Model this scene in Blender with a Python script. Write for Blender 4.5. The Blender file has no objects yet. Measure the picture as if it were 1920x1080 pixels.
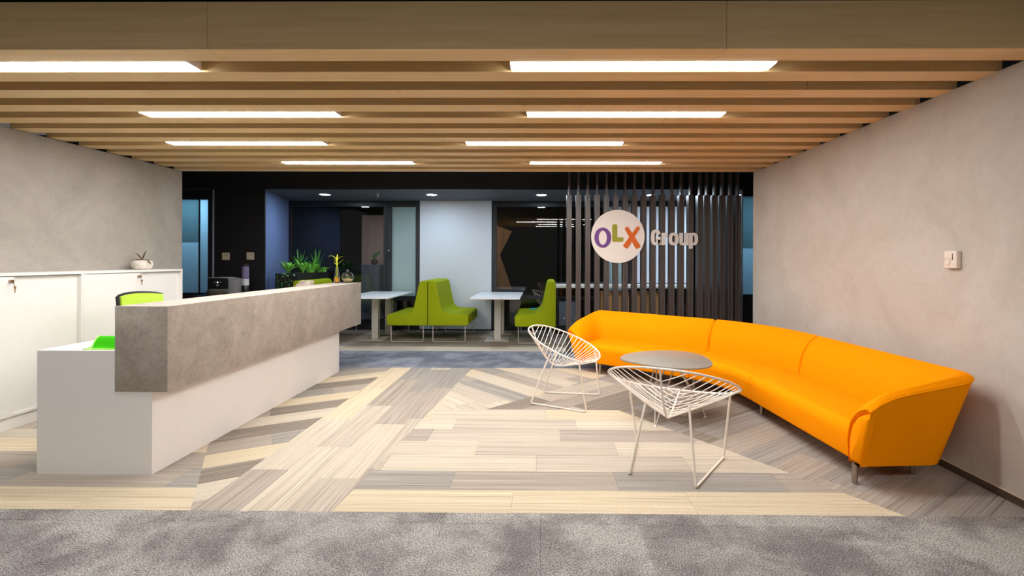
import bpy, bmesh, math, random
from math import sin, cos, pi, radians, sqrt, atan2, hypot
from mathutils import Vector, Matrix

random.seed(11)
S = bpy.context.scene
COL = S.collection

# ------------------------------------------------------------------ camera, world, exposure
cam_d = bpy.data.cameras.new('camera')
cam = bpy.data.objects.new('camera', cam_d)
COL.objects.link(cam)
cam.location = (0, 0, 1.35)
cam_d.sensor_width = 36
cam_d.lens = 36 * 920 / 1920
cam_d.shift_x = -(1006 - 960) / 1920
cam_d.shift_y = -(540 - 488) / 1920
cam_d.clip_start = 0.05
cam.rotation_euler = (Matrix.Rotation(9 / 920, 3, 'Z') @ Matrix.Rotation(pi / 2, 3, 'X') @ Matrix.Rotation(0.003, 3, 'Z')).to_euler()
S.camera = cam

world = bpy.data.worlds.new('world')
S.world = world
world.use_nodes = True
bg = world.node_tree.nodes['Background']
bg.inputs[0].default_value = (1.0, 0.95, 0.88, 1)
bg.inputs[1].default_value = 0.10

S.view_settings.view_transform = 'Standard'
S.view_settings.look = 'None'
S.view_settings.gamma = 1
S.view_settings.use_curve_mapping = False
S.view_settings.exposure = 0.0

LINEAR = 53.0      # strength of the linear ceiling lights
CORRIDOR_FILL = 70.0    # strength of the fill lights added behind the viewpoint
DOWN = 14.5        # watts of each café downlight
LINEAR_COL = (1.0, 0.98, 0.955)
DOWN_COL = (0.72, 0.86, 1.0)


# ------------------------------------------------------------------ materials
def lin(c):
    return tuple(((v / 255) / 12.92 if v / 255 <= 0.04045 else ((v / 255 + 0.055) / 1.055) ** 2.4) for v in c) + (1,)


MATS = {}


def base_mat(name):
    m = bpy.data.materials.new(name)
    m.use_nodes = True
    nt = m.node_tree
    return m, nt, nt.nodes['Principled BSDF']


def N(nt, kind, **kw):
    n = nt.nodes.new(kind)
    for k, v in kw.items():
        if k.startswith('i_'):
            key = k[2:].replace('_', ' ')
            n.inputs[key].default_value = v
        else:
            setattr(n, k, v)
    return n


def ramp(nt, stops):
    r = nt.nodes.new('ShaderNodeValToRGB')
    e = r.color_ramp.elements
    while len(e) < len(stops):
        e.new(0.5)
    for el, (p, c) in zip(e, stops):
        el.position = p
        el.color = c
    return r


def mapped(nt, coord, scale):
    tc = nt.nodes.new('ShaderNodeTexCoord')
    mp = nt.nodes.new('ShaderNodeMapping')
    mp.inputs['Scale'].default_value = scale
    nt.links.new(tc.outputs[coord], mp.inputs['Vector'])
    return mp.outputs['Vector']


def plain(name, rgb, rough=0.5, metal=0.0, spec=0.5, var=0.05, scale=30, bump=0.0, coat=0.0, coord='Object', vec=(1, 1, 1)):
    """a solid colour with faint procedural variation"""
    if name in MATS:
        return MATS[name]
    m, nt, p = base_mat(name)
    v = mapped(nt, coord, vec)
    no = N(nt, 'ShaderNodeTexNoise', i_Scale=scale, i_Detail=4.0)
    nt.links.new(v, no.inputs['Vector'])
    c = lin(rgb)
    r = ramp(nt, [(0.3, tuple(x * (1 - var) for x in c[:3]) + (1,)), (0.7, tuple(min(1, x * (1 + var)) for x in c[:3]) + (1,))])
    nt.links.new(no.outputs['Fac'], r.inputs['Fac'])
    nt.links.new(r.outputs['Color'], p.inputs['Base Color'])
    p.inputs['Roughness'].default_value = rough
    p.inputs['Metallic'].default_value = metal
    p.inputs['Specular IOR Level'].default_value = spec
    p.inputs['Coat Weight'].default_value = coat
    if bump:
        b = N(nt, 'ShaderNodeBump', i_Strength=bump, i_Distance=0.002)
        nt.links.new(no.outputs['Fac'], b.inputs['Height'])
        nt.links.new(b.outputs['Normal'], p.inputs['Normal'])
    MATS[name] = m
    return m


def cement(name, dark, mid, light, scale=1.0, rough=0.75, con=0.6):
    m, nt, p = base_mat(name)
    v = mapped(nt, 'Object', (scale, scale, scale))
    n1 = N(nt, 'ShaderNodeTexNoise', i_Scale=1.6, i_Detail=8.0, i_Roughness=0.6, i_Distortion=0.8)
    n2 = N(nt, 'ShaderNodeTexNoise', i_Scale=7.0, i_Detail=10.0, i_Roughness=0.7, i_Distortion=2.2)
    n3 = N(nt, 'ShaderNodeTexNoise', i_Scale=60.0, i_Detail=4.0)
    for n in (n1, n2, n3):
        nt.links.new(v, n.inputs['Vector'])
    r1 = ramp(nt, [(0.3, lin(dark)), (0.52, lin(mid)), (0.75, lin(light))])
    nt.links.new(n1.outputs['Fac'], r1.inputs['Fac'])
    r2 = ramp(nt, [(0.3, (1 - 0.2 * con, 1 - 0.21 * con, 1 - 0.22 * con, 1)), (0.55, (1, 1, 1, 1)), (0.75, (1 + 0.05 * con,) * 3 + (1,))])
    nt.links.new(n2.outputs['Fac'], r2.inputs['Fac'])
    mx = N(nt, 'ShaderNodeMixRGB', blend_type='MULTIPLY')
    mx.inputs['Fac'].default_value = 0.8
    nt.links.new(r1.outputs['Color'], mx.inputs['Color1'])
    nt.links.new(r2.outputs['Color'], mx.inputs['Color2'])
    # thin dark trowel scratches
    wv = N(nt, 'ShaderNodeTexNoise', i_Scale=4.0, i_Detail=6.0, i_Distortion=3.5)
    nt.links.new(v, wv.inputs['Vector'])
    r3 = ramp(nt, [(0.0, (1, 1, 1, 1)), (0.492, (1, 1, 1, 1)), (0.5, (1 - 0.3 * con, 1 - 0.31 * con, 1 - 0.32 * con, 1)), (0.508, (1, 1, 1, 1))])
    nt.links.new(wv.outputs['Fac'], r3.inputs['Fac'])
    gate = ramp(nt, [(0.5, (0, 0, 0, 1)), (0.62, (1, 1, 1, 1))])
    nt.links.new(n2.outputs['Fac'], gate.inputs['Fac'])
    mx2 = N(nt, 'ShaderNodeMixRGB', blend_type='MULTIPLY')
    nt.links.new(gate.outputs['Color'], mx2.inputs['Fac'])
    nt.links.new(mx.outputs['Color'], mx2.inputs['Color1'])
    nt.links.new(r3.outputs['Color'], mx2.inputs['Color2'])
    nt.links.new(mx2.outputs['Color'], p.inputs['Base Color'])
    p.inputs['Roughness'].default_value = rough
    p.inputs['Specular IOR Level'].default_value = 0.3
    b = N(nt, 'ShaderNodeBump', i_Strength=0.06, i_Distance=0.004)
    nt.links.new(n2.outputs['Fac'], b.inputs['Height'])
    nt.links.new(b.outputs['Normal'], p.inputs['Normal'])
    MATS[name] = m
    return m


def wood(name, dark, mid, light, along=(0.6, 14, 14), rough=0.45):
    m, nt, p = base_mat(name)
    v = mapped(nt, 'Object', along)
    info = nt.nodes.new('ShaderNodeObjectInfo')
    add = N(nt, 'ShaderNodeVectorMath', operation='ADD')
    mul = N(nt, 'ShaderNodeVectorMath', operation='SCALE')
    mul.inputs['Scale'].default_value = 9.0
    cmb = nt.nodes.new('ShaderNodeCombineXYZ')
    for k in 'XYZ':
        nt.links.new(info.outputs['Random'], cmb.inputs[k])
    nt.links.new(cmb.outputs['Vector'], mul.inputs['Vector'])
    nt.links.new(v, add.inputs[0])
    nt.links.new(mul.outputs['Vector'], add.inputs[1])
    n1 = N(nt, 'ShaderNodeTexNoise', i_Scale=2.0, i_Detail=6.0, i_Roughness=0.6, i_Distortion=0.4)
    nt.links.new(add.outputs['Vector'], n1.inputs['Vector'])
    r1 = ramp(nt, [(0.28, lin(dark)), (0.5, lin(mid)), (0.72, lin(light))])
    nt.links.new(n1.outputs['Fac'], r1.inputs['Fac'])
    nt.links.new(r1.outputs['Color'], p.inputs['Base Color'])
    p.inputs['Roughness'].default_value = rough
    MATS[name] = m
    return m


def plank_mat(name, dark, mid, light):
    """carpet plank: thin yarn stripes running along local X"""
    m, nt, p = base_mat(name)
    info = nt.nodes.new('ShaderNodeObjectInfo')
    cmb = nt.nodes.new('ShaderNodeCombineXYZ')
    for k in 'XYZ':
        nt.links.new(info.outputs['Random'], cmb.inputs[k])
    mul = N(nt, 'ShaderNodeVectorMath', operation='SCALE')
    mul.inputs['Scale'].default_value = 37.0
    nt.links.new(cmb.outputs['Vector'], mul.inputs['Vector'])

    def noise(vec, det):
        v = mapped(nt, 'Object', vec)
        ad = N(nt, 'ShaderNodeVectorMath', operation='ADD')
        nt.links.new(v, ad.inputs[0])
        nt.links.new(mul.outputs['Vector'], ad.inputs[1])
        n = N(nt, 'ShaderNodeTexNoise', i_Scale=1.0, i_Detail=det, i_Roughness=0.6)
        nt.links.new(ad.outputs['Vector'], n.inputs['Vector'])
        return n
    broad = noise((1.0, 34, 1), 3.0)
    fine = noise((0.7, 135, 1), 2.0)
    tuft = noise((220, 220, 60), 2.0)
    r1 = ramp(nt, [(0.25, lin(dark)), (0.5, lin(mid)), (0.75, lin(light))])
    nt.links.new(broad.outputs['Fac'], r1.inputs['Fac'])
    r2 = ramp(nt, [(0.31, (0.46, 0.44, 0.41, 1)), (0.42, (0.95, 0.95, 0.95, 1)), (0.58, (1.0, 1.0, 1.0, 1)), (0.68, (1.26, 1.25, 1.22, 1))])
    nt.links.new(fine.outputs['Fac'], r2.inputs['Fac'])
    mx = N(nt, 'ShaderNodeMixRGB', blend_type='MULTIPLY')
    mx.inputs['Fac'].default_value = 0.8
    nt.links.new(r1.outputs['Color'], mx.inputs['Color1'])
    nt.links.new(r2.outputs['Color'], mx.inputs['Color2'])
    r3 = ramp(nt, [(0.3, (0.86, 0.86, 0.86, 1)), (0.7, (1.12, 1.12, 1.12, 1))])
    nt.links.new(tuft.outputs['Fac'], r3.inputs['Fac'])
    mx2 = N(nt, 'ShaderNodeMixRGB', blend_type='MULTIPLY')
    mx2.inputs['Fac'].default_value = 0.9
    nt.links.new(mx.outputs['Color'], mx2.inputs['Color1'])
    nt.links.new(r3.outputs['Color'], mx2.inputs['Color2'])
    nt.links.new(mx2.outputs['Color'], p.inputs['Base Color'])
    p.inputs['Roughness'].default_value = 0.95
    p.inputs['Specular IOR Level'].default_value = 0.1
    b = N(nt, 'ShaderNodeBump', i_Strength=0.5, i_Distance=0.004)
    nt.links.new(fine.outputs['Fac'], b.inputs['Height'])
    nt.links.new(b.outputs['Normal'], p.inputs['Normal'])
    MATS[name] = m
    return m


def carpet_mat(name, dark, mid, light):
    m, nt, p = base_mat(name)
    v = mapped(nt, 'Object', (1, 1, 1))
    info = nt.nodes.new('ShaderNodeObjectInfo')
    sc = N(nt, 'ShaderNodeVectorMath', operation='SCALE')
    sc.inputs['Scale'].default_value = 1.0
    nt.links.new(info.outputs['Location'], sc.inputs[0])
    ad = N(nt, 'ShaderNodeVectorMath', operation='ADD')
    nt.links.new(v, ad.inputs[0])
    nt.links.new(sc.outputs['Vector'], ad.inputs[1])
    rnd = N(nt, 'ShaderNodeMath', operation='MULTIPLY')
    rnd.inputs[1].default_value = 0.10
    nt.links.new(info.outputs['Random'], rnd.inputs[0])
    n1 = N(nt, 'ShaderNodeTexNoise', i_Scale=2.4, i_Detail=9.0, i_Roughness=0.68, i_Distortion=0.25)
    nt.links.new(ad.outputs['Vector'], n1.inputs['Vector'])
    sm = N(nt, 'ShaderNodeMath', operation='ADD')
    nt.links.new(n1.outputs['Fac'], sm.inputs[0])
    nt.links.new(rnd.outputs['Value'], sm.inputs[1])
    r1 = ramp(nt, [(0.45, lin(dark)), (0.55, lin(mid)), (0.65, lin(light))])
    nt.links.new(sm.outputs['Value'], r1.inputs['Fac'])
    n2 = N(nt, 'ShaderNodeTexNoise', i_Scale=150.0, i_Detail=3.0, i_Roughness=0.7)
    nt.links.new(ad.outputs['Vector'], n2.inputs['Vector'])
    r2 = ramp(nt, [(0.38, (0.30, 0.28, 0.27, 1)), (0.5, (0.98, 0.98, 0.98, 1)), (0.62, (1.75, 1.73, 1.70, 1))])
    nt.links.new(n2.outputs['Fac'], r2.inputs['Fac'])
    mx = N(nt, 'ShaderNodeMixRGB', blend_type='MULTIPLY')
    mx.inputs['Fac'].default_value = 0.9
    nt.links.new(r1.outputs['Color'], mx.inputs['Color1'])
    nt.links.new(r2.outputs['Color'], mx.inputs['Color2'])
    nt.links.new(mx.outputs['Color'], p.inputs['Base Color'])
    p.inputs['Roughness'].default_value = 0.95
    p.inputs['Specular IOR Level'].default_value = 0.1
    b = N(nt, 'ShaderNodeBump', i_Strength=0.7, i_Distance=0.006)
    nt.links.new(n2.outputs['Fac'], b.inputs['Height'])
    nt.links.new(b.outputs['Normal'], p.inputs['Normal'])
    MATS[name] = m
    return m


def emit(name, rgb, strength):
    m, nt, p = base_mat(name)
    p.inputs['Base Color'].default_value = (0.8, 0.8, 0.8, 1)
    p.inputs['Emission Color'].default_value = rgb + (1,)
    p.inputs['Emission Strength'].default_value = strength
    MATS[name] = m
    return m


def glass(name, rgb=(1, 1, 1), rough=0.0):
    m, nt, p = base_mat(name)
    p.inputs['Base Color'].default_value = rgb + (1,)
    p.inputs['Transmission Weight'].default_value = 1
    p.inputs['Roughness'].default_value = rough
    p.inputs['IOR'].default_value = 1.45
    MATS[name] = m
    return m


cement_l = cement('cement_left', (158, 152, 144), (170, 164, 156), (181, 175, 168), con=0.5)
cement_r = cement('cement_right', (186, 176, 165), (196, 187, 177), (205, 197, 188), con=0.45)
cement_d = cement('cement_counter', (160, 149, 138), (174, 163, 152), (188, 178, 168), scale=2.4, con=1.5)
slat_wood = wood('slat_wood', (214, 180, 126), (223, 190, 136), (231, 200, 148))
panel_wood = wood('panel_wood', (150, 106, 64), (172, 126, 80), (188, 142, 94), along=(9, 9, 0.8))
base_wood = wood('baseboard_wood', (58, 44, 33), (78, 61, 46), (96, 76, 58), along=(20, 1, 20))
white_lam = plain('white_laminate', (240, 236, 232), rough=0.4, var=0.01)
white_paint = plain('white_paint', (205, 210, 218), rough=0.6, var=0.012)
white_powder = plain('white_powder_coat', (240, 228, 216), rough=0.4, var=0.01)
white_table = plain('white_table_laminate', (228, 230, 234), rough=0.3, var=0.01)
black_paint = plain('black_paint', (26, 24, 26), rough=0.55, var=0.1)
black_frame = plain('black_frame', (34, 35, 40), rough=0.4, var=0.08)
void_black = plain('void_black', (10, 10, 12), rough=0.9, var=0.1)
slate_ceiling = plain('slate_ceiling', (82, 86, 98), rough=0.7, var=0.05)
blue_paint = plain('blue_paint', (106, 126, 172), rough=0.7, var=0.03)
screen_brown = plain('screen_brown', (82, 72, 69), rough=0.34, var=0.04, vec=(30, 30, 0.6), scale=3)
orange = plain('orange_wool', (255, 149, 0), rough=0.85, spec=0.05, var=0.04, scale=420, bump=0.2)
green = plain('green_wool', (146, 160, 16), rough=0.85, spec=0.15, var=0.06, scale=420, bump=0.25)
green_mesh = plain('green_mesh', (176, 208, 60), rough=0.7, var=0.05, scale=300, bump=0.2)
green_tray = plain('green_tray', (58, 186, 6), rough=0.3, var=0.02)
green_edge = plain('green_tray_edge', (170, 240, 90), rough=0.3, var=0.02)
grey_top = plain('grey_table_top', (142, 136, 126), rough=0.35, var=0.04)
steel = plain('brushed_steel', (176, 166, 152), rough=0.3, metal=1.0, var=0.05)
chrome = plain('chrome', (236, 232, 226), rough=0.32, metal=0.75, var=0.02)
brass = plain('brass', (160, 130, 90), rough=0.3, metal=1.0, var=0.05)
silver_leg = plain('silver_grey_leg', (196, 190, 182), rough=0.35, metal=0.3, var=0.03)
ivory = plain('ivory_plastic', (232, 216, 200), rough=0.4, var=0.01)
beige_plastic = plain('beige_plastic', (206, 190, 168), rough=0.4, var=0.02)
dark_mark = plain('dark_mark', (70, 60, 54), rough=0.6, var=0.05)
black_plastic = plain('black_plastic', (24, 24, 26), rough=0.35, var=0.1)
grey_plastic = plain('grey_plastic', (150, 150, 152), rough=0.35, var=0.03)
cup_violet = plain('cup_violet', (120, 110, 150), rough=0.4, var=0.04)
stone_pot = plain('white_stone', (222, 214, 204), rough=0.8, var=0.16, scale=40, bump=0.6)
leaf_dark = plain('leaf_dark', (66, 122, 52), rough=0.4, var=0.35, scale=20)
leaf_mid = plain('leaf_mid', (122, 194, 74), rough=0.4, var=0.3, scale=20)
leaf_lime = plain('leaf_lime', (196, 204, 36), rough=0.45, var=0.15, scale=30)
leaf_olive = plain('leaf_olive', (96, 82, 44), rough=0.5, var=0.2, scale=30)
soil = plain('soil', (48, 36, 28), rough=1, var=0.3, scale=60, bump=0.6)
amber = plain('amber_gel', (226, 160, 20), rough=0.25, var=0.3, scale=120)
moss = plain('terrarium_moss', (214, 196, 140), rough=0.9, var=0.25, scale=90)
logo_cream = plain('sign_cream', (234, 225, 217), rough=0.5, var=0.01)
logo_purple = plain('sign_purple', (104, 52, 132), rough=0.5, var=0.02)
logo_green = plain('sign_green', (150, 146, 0), rough=0.5, var=0.02)
logo_orange = plain('sign_orange', (214, 96, 0), rough=0.5, var=0.02)
def film(name, rgb, tl=0.5):
    """frosted film: part of the light passes diffusely through it"""
    m, nt, p = base_mat(name)
    p.inputs['Base Color'].default_value = lin(rgb)
    p.inputs['Roughness'].default_value = 0.22
    p.inputs['Coat Weight'].default_value = 0.3
    tr = nt.nodes.new('ShaderNodeBsdfTranslucent')
    tr.inputs['Color'].default_value = lin(rgb)
    mx = nt.nodes.new('ShaderNodeMixShader')
    mx.inputs['Fac'].default_value = tl
    nt.links.new(p.outputs['BSDF'], mx.inputs[1])
    nt.links.new(tr.outputs['BSDF'], mx.inputs[2])
    nt.links.new(mx.outputs['Shader'], nt.nodes['Material Output'].inputs['Surface'])
    return m


frost_blue = film('frosted_blue_film', (168, 196, 208), 0.7)
frost_deep = film('tinted_blue_glass', (128, 156, 164), 0.6)
frost_green = plain('frosted_green_glass', (150, 172, 172), rough=0.2, var=0.05, scale=2, coat=0.6)
dusk_grey = plain('dusk_grey_cabinet', (92, 100, 118), rough=0.5, var=0.04)
taupe = plain('taupe_panel', (150, 128, 118), rough=0.6, var=0.06, vec=(14, 14, 1), scale=3)
clear = glass('clear_glass')
window_glass = glass('window_glass', (0.93, 0.96, 0.96))
diffuser_m = emit('light_diffuser', LINEAR_COL, LINEAR)
corridor_fill_m = emit('corridor_fill_diffuser', LINEAR_COL, CORRIDOR_FILL)
down_m = emit('downlight_diffuser', DOWN_COL, 30.0)
led_m = emit('machine_led', (1, 0.98, 0.9), 3.0)
carpet_f = carpet_mat('grey_carpet', (120, 115, 114), (141, 137, 135), (161, 158, 154))
carpet_c = carpet_mat('blue_grey_carpet', (102, 108, 120), (120, 126, 138), (140, 146, 158))
PL = {
    'y': plank_mat('plank_straw', (193, 177, 150), (201, 186, 160), (209, 196, 172)),
    'c': plank_mat('plank_cream', (184, 172, 154), (193, 182, 165), (202, 192, 176)),
    'b': plank_mat('plank_beige', (172, 160, 145), (182, 171, 157), (192, 182, 169)),
    't': plank_mat('plank_taupe', (153, 142, 130), (164, 153, 142), (175, 165, 155)),
    'g': plank_mat('plank_grey', (140, 133, 127), (152, 146, 140), (164, 158, 153)),
    'k': plank_mat('plank_brown', (122, 112, 101), (136, 126, 115), (150, 140, 129)),
}


# ------------------------------------------------------------------ mesh helpers
class MB:
    def __init__(s):
        s.v, s.f = [], []

    def add(s, vs, fs):
        o = len(s.v)
        s.v += [tuple(v) for v in vs]
        s.f += [tuple(i + o for i in f) for f in fs]
        return s

    def box(s, x0, x1, y0, y1, z0, z1):
        vs = [(x0, y0, z0), (x1, y0, z0), (x1, y1, z0), (x0, y1, z0), (x0, y0, z1), (x1, y0, z1), (x1, y1, z1), (x0, y1, z1)]
        return s.add(vs, [(0, 3, 2, 1), (4, 5, 6, 7), (0, 1, 5, 4), (1, 2, 6, 5), (2, 3, 7, 6), (3, 0, 4, 7)])

    def prism(s, poly, a, b, axis='z'):
        n = len(poly)
        if axis == 'z':
            f = lambda p, h: (p[0], p[1], h)
        elif axis == 'y':
            f = lambda p, h: (p[0], h, p[1])
        else:
            f = lambda p, h: (h, p[0], p[1])
        vs = [f(p, a) for p in poly] + [f(p, b) for p in poly]
        fs = [tuple(range(n - 1, -1, -1)), tuple(range(n, 2 * n))]
        fs += [(i, (i + 1) % n, n + (i + 1) % n, n + i) for i in range(n)]
        return s.add(vs, fs)

    def ring(s, outer, inner, a, b, axis='y'):
        """annular prism between two outlines with equal point counts"""
        n = len(outer)
        f = {'y': lambda p, h: (p[0], h, p[1]), 'z': lambda p, h: (p[0], p[1], h)}[axis]
        vs = [f(p, a) for p in outer] + [f(p, a) for p in inner] + [f(p, b) for p in outer] + [f(p, b) for p in inner]
        fs = []
        for i in range(n):
            j = (i + 1) % n
            fs += [(i, j, n + j, n + i), (2 * n + i, 3 * n + i, 3 * n + j, 2 * n + j), (i, 2 * n + i, 2 * n + j, j), (n + i, n + j, 3 * n + j, 3 * n + i)]
        return s.add(vs, fs)

    def tube(s, path, r, n=8, closed=False):
        P = [Vector(p) for p in path]
        m = len(P)
        rr = r if isinstance(r, (list, tuple)) else [r] * m
        vs, fs = [], []
        nrm = None
        for i in range(m):
            if closed:
                t = P[(i + 1) % m] - P[i - 1]
            else:
                t = P[min(i + 1, m - 1)] - P[max(i - 1, 0)]
            t.normalize()
            if nrm is None:
                nrm = t.orthogonal().normalized()
            else:
                nrm = (nrm - t * nrm.dot(t))
                nrm = nrm.normalized() if nrm.length > 1e-6 else t.orthogonal().normalized()
            bn = t.cross(nrm)
            for k in range(n):
                a = 2 * pi * k / n
                vs.append(P[i] + nrm * (cos(a) * rr[i]) + bn * (sin(a) * rr[i]))
        for i in range(m if closed else m - 1):
            j = (i + 1) % m
            for k in range(n):
                l = (k + 1) % n
                fs.append((i * n + k, i * n + l, j * n + l, j * n + k))
        if not closed:
            fs += [tuple(range(n - 1, -1, -1)), tuple((m - 1) * n + k for k in range(n))]
        return s.add(vs, fs)

    def lathe(s, prof, n=24, c=(0, 0, 0)):
        vs, fs = [], []
        for r, z in prof:
            for k in range(n):
                a = 2 * pi * k / n
                vs.append((c[0] + r * cos(a), c[1] + r * sin(a), c[2] + z))
        m = len(prof)
        for i in range(m - 1):
            for k in range(n):
                l = (k + 1) % n
                fs.append((i * n + k, i * n + l, (i + 1) * n + l, (i + 1) * n + k))
        fs += [tuple(range(n - 1, -1, -1)), tuple((m - 1) * n + k for k in range(n))]
        return s.add(vs, fs)

    def loft(s, rings, cap=True):
        n = len(rings[0])
        vs = [p for r in rings for p in r]
        fs = []
        for i in range(len(rings) - 1):
            for k in range(n):
                l = (k + 1) % n
                fs.append((i * n + k, i * n + l, (i + 1) * n + l, (i + 1) * n + k))
        if cap:
            fs += [tuple(range(n - 1, -1, -1)), tuple((len(rings) - 1) * n + k for k in range(n))]
        return s.add(vs, fs)

    def build(s, name, mat, parent=None, smooth=False, bevel=0.0, seg=2, loc=None, rot=None, angle=40):
        me = bpy.data.meshes.new(name)
        me.from_pydata(s.v, [], s.f)
        me.validate()
        bm = bmesh.new()
        bm.from_mesh(me)
        bmesh.ops.recalc_face_normals(bm, faces=bm.faces)
        if bevel:
            es = [e for e in bm.edges if len(e.link_faces) == 2 and e.calc_face_angle(0) > 0.6]
            bmesh.ops.bevel(bm, geom=es, offset=bevel, segments=seg, affect='EDGES', profile=0.5, clamp_overlap=True)
        bm.to_mesh(me)
        bm.free()
        if smooth or bevel:
            me.shade_smooth()
            me.set_sharp_from_angle(angle=radians(angle if smooth else 35))
        me.materials.append(mat)
        o = bpy.data.objects.new(name, me)
        COL.objects.link(o)
        if parent is not None:
            o.parent = parent
        if loc is not None:
            o.location = loc
        if rot is not None:
            o.rotation_euler = rot
        return o


def tag(o, label=None, cat=None, group=None, kind=None):
    if label:
        o['label'] = label
    if cat:
        o['category'] = cat
    if group:
        o['group'] = group
    if kind:
        o['kind'] = kind
    return o


def thing(name, label, cat, loc=(0, 0, 0), rz=0, group=None, kind=None):
    o = bpy.data.objects.new(name, None)
    o.empty_display_size = 0.1
    COL.objects.link(o)
    o.location = loc
    o.rotation_euler = (0, 0, rz)
    return tag(o, label, cat, group, kind)


def copy_tree(o, parent=None):
    c = o.copy()
    COL.objects.link(c)
    if parent is not None:
        c.parent = parent
    for ch in list(o.children):
        copy_tree(ch, c)
    return c


def box(name, mat, x0, x1, y0, y1, z0, z1, parent=None, bevel=0.0, seg=2):
    """a box whose own origin is the middle of its base"""
    cx, cy = (x0 + x1) / 2, (y0 + y1) / 2
    return MB().box(x0 - cx, x1 - cx, y0 - cy, y1 - cy, 0, z1 - z0).build(name, mat, parent, bevel=bevel, seg=seg, loc=(cx, cy, z0))


def rounded(pts, rad, n=5):
    """round the corners of a closed 2-D outline"""
    out = []
    m = len(pts)
    for i in range(m):
        p = Vector(pts[i]); a = Vector(pts[i - 1]); b = Vector(pts[(i + 1) % m])
        r = rad[i] if isinstance(rad, (list, tuple)) else rad
        if r <= 0:
            out.append(tuple(p)); continue
        da, db = (a - p), (b - p)
        l = min(r, da.length * 0.49, db.length * 0.49)
        p0 = p + da.normalized() * l
        p1 = p + db.normalized() * l
        for k in range(n + 1):
            t = k / n
            q = p0 * (1 - t) ** 2 + p * 2 * t * (1 - t) + p1 * t * t
            out.append((q.x, q.y))
    return out


def smooth_path(pts, n=8, closed=False):
    """Catmull-Rom through points"""
    P = [Vector(p) for p in pts]
    m = len(P)
    out = []
    for i in range(m if closed else m - 1):
        if closed:
            p0, p1, p2, p3 = P[i - 1], P[i], P[(i + 1) % m], P[(i + 2) % m]
        else:
            p1, p2 = P[i], P[i + 1]
            p0 = P[i - 1] if i else p1 * 2 - p2
            p3 = P[i + 2] if i + 2 < m else p2 * 2 - p1
        for k in range(n):
            t = k / n
            out.append(0.5 * ((2 * p1) + (p2 - p0) * t + (2 * p0 - 5 * p1 + 4 * p2 - p3) * t * t + (3 * p1 - p0 - 3 * p2 + p3) * t ** 3))
    if not closed:
        out.append(P[-1])
    return out


# ================================================================== STRUCTURE
# floor slab that carries every carpet tile and plank
floor = box('floor', void_black, -7.0, 4.2, -1.2, 12.6, -0.08, -0.008)
tag(floor, 'office floor laid with carpet tiles and striped carpet planks', 'floor', kind='structure')


def on_floor(o):
    """parent to the floor slab, keeping the world place"""
    o.parent = floor
    o.location = Vector(o.location) - Vector(floor.location)
    return o


def clip(poly, a, b):
    """keep the part of poly to the left of the line a->b"""
    out = []
    n = len(poly)
    side = lambda p: (b[0] - a[0]) * (p[1] - a[1]) - (b[1] - a[1]) * (p[0] - a[0])
    for i in range(n):
        p, q = poly[i], poly[(i + 1) % n]
        sp, sq = side(p), side(q)
        if sp >= 0:
            out.append(p)
        if sp * sq < 0:
            t = sp / (sp - sq)
            out.append((p[0] + (q[0] - p[0]) * t, p[1] + (q[1] - p[1]) * t))
    return out


def area(poly):
    return 0.5 * sum(poly[i - 1][0] * poly[i][1] - poly[i][0] * poly[i - 1][1] for i in range(len(poly)))


rngf = random.Random(5)


def planks(region, angle, origin, tones, length=1.0, width=0.25, rows=None, shift=None):
    """fill a convex region (counter-clockwise) with carpet planks at an angle"""
    if area(region) < 0:
        region = region[::-1]
    ca, sa = cos(angle), sin(angle)
    toL = lambda p: ((p[0] - origin[0]) * ca + (p[1] - origin[1]) * sa, -(p[0] - origin[0]) * sa + (p[1] - origin[1]) * ca)
    toW = lambda p: (origin[0] + p[0] * ca - p[1] * sa, origin[1] + p[0] * sa + p[1] * ca)
    L = [toL(p) for p in region]
    u0, u1 = min(p[0] for p in L), max(p[0] for p in L)
    v0, v1 = min(p[1] for p in L), max(p[1] for p in L)
    for j in range(math.floor(v0 / width), math.ceil(v1 / width)):
        off = shift[j % len(shift)] if shift else rngf.uniform(0, length)
        for i in range(math.floor((u0 - off) / length) - 1, math.ceil((u1 - off) / length) + 1):
            g = 0.0006
            a, b = off + i * length + g, off + (i + 1) * length - g
            q = [(a, j * width + g), (b, j * width + g), (b, (j + 1) * width - g), (a, (j + 1) * width - g)]
            for k in range(len(L)):
                q = clip(q, L[k], L[(k + 1) % len(L)])
                if len(q) < 3:
                    break
            if len(q) < 3 or abs(area(q)) < 0.0012:
                continue
            c = (sum(p[0] for p in q) / len(q), sum(p[1] for p in q) / len(q))
            key = rows[j][i % len(rows[j])] if rows and j in rows else rngf.choice(tones)
            w = toW(c)
            top = rngf.uniform(0, 0.0007)
            o = MB().prism([(p[0] - c[0], p[1] - c[1]) for p in q], 0, 0.008 + top).build('carpet_plank', PL[key], floor)
            o.location = (w[0] - floor.location.x, w[1] - floor.location.y, -0.008 - floor.location.z)
            o.rotation_euler = (0, 0, angle)


def tiles(x0, x1, ys, size, mat):
    j = 0
    for ya, yb in ys:
        x = x0
        while x < x1 - 1e-6:
            xb = min(x + size, x1)
            g = 0.0006
            o = MB().box(-(xb - x) / 2 + g, (xb - x) / 2 - g, -(yb - ya) / 2 + g, (yb - ya) / 2 - g, 0, 0.008 + rngf.uniform(0, 0.0008)).build('carpet_tile', mat, floor)
            o.location = ((x + xb) / 2 - floor.location.x, (ya + yb) / 2 - floor.location.y, -0.008 - floor.location.z)
            x = xb


Y0, Y1 = 2.618, 6.135
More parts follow.
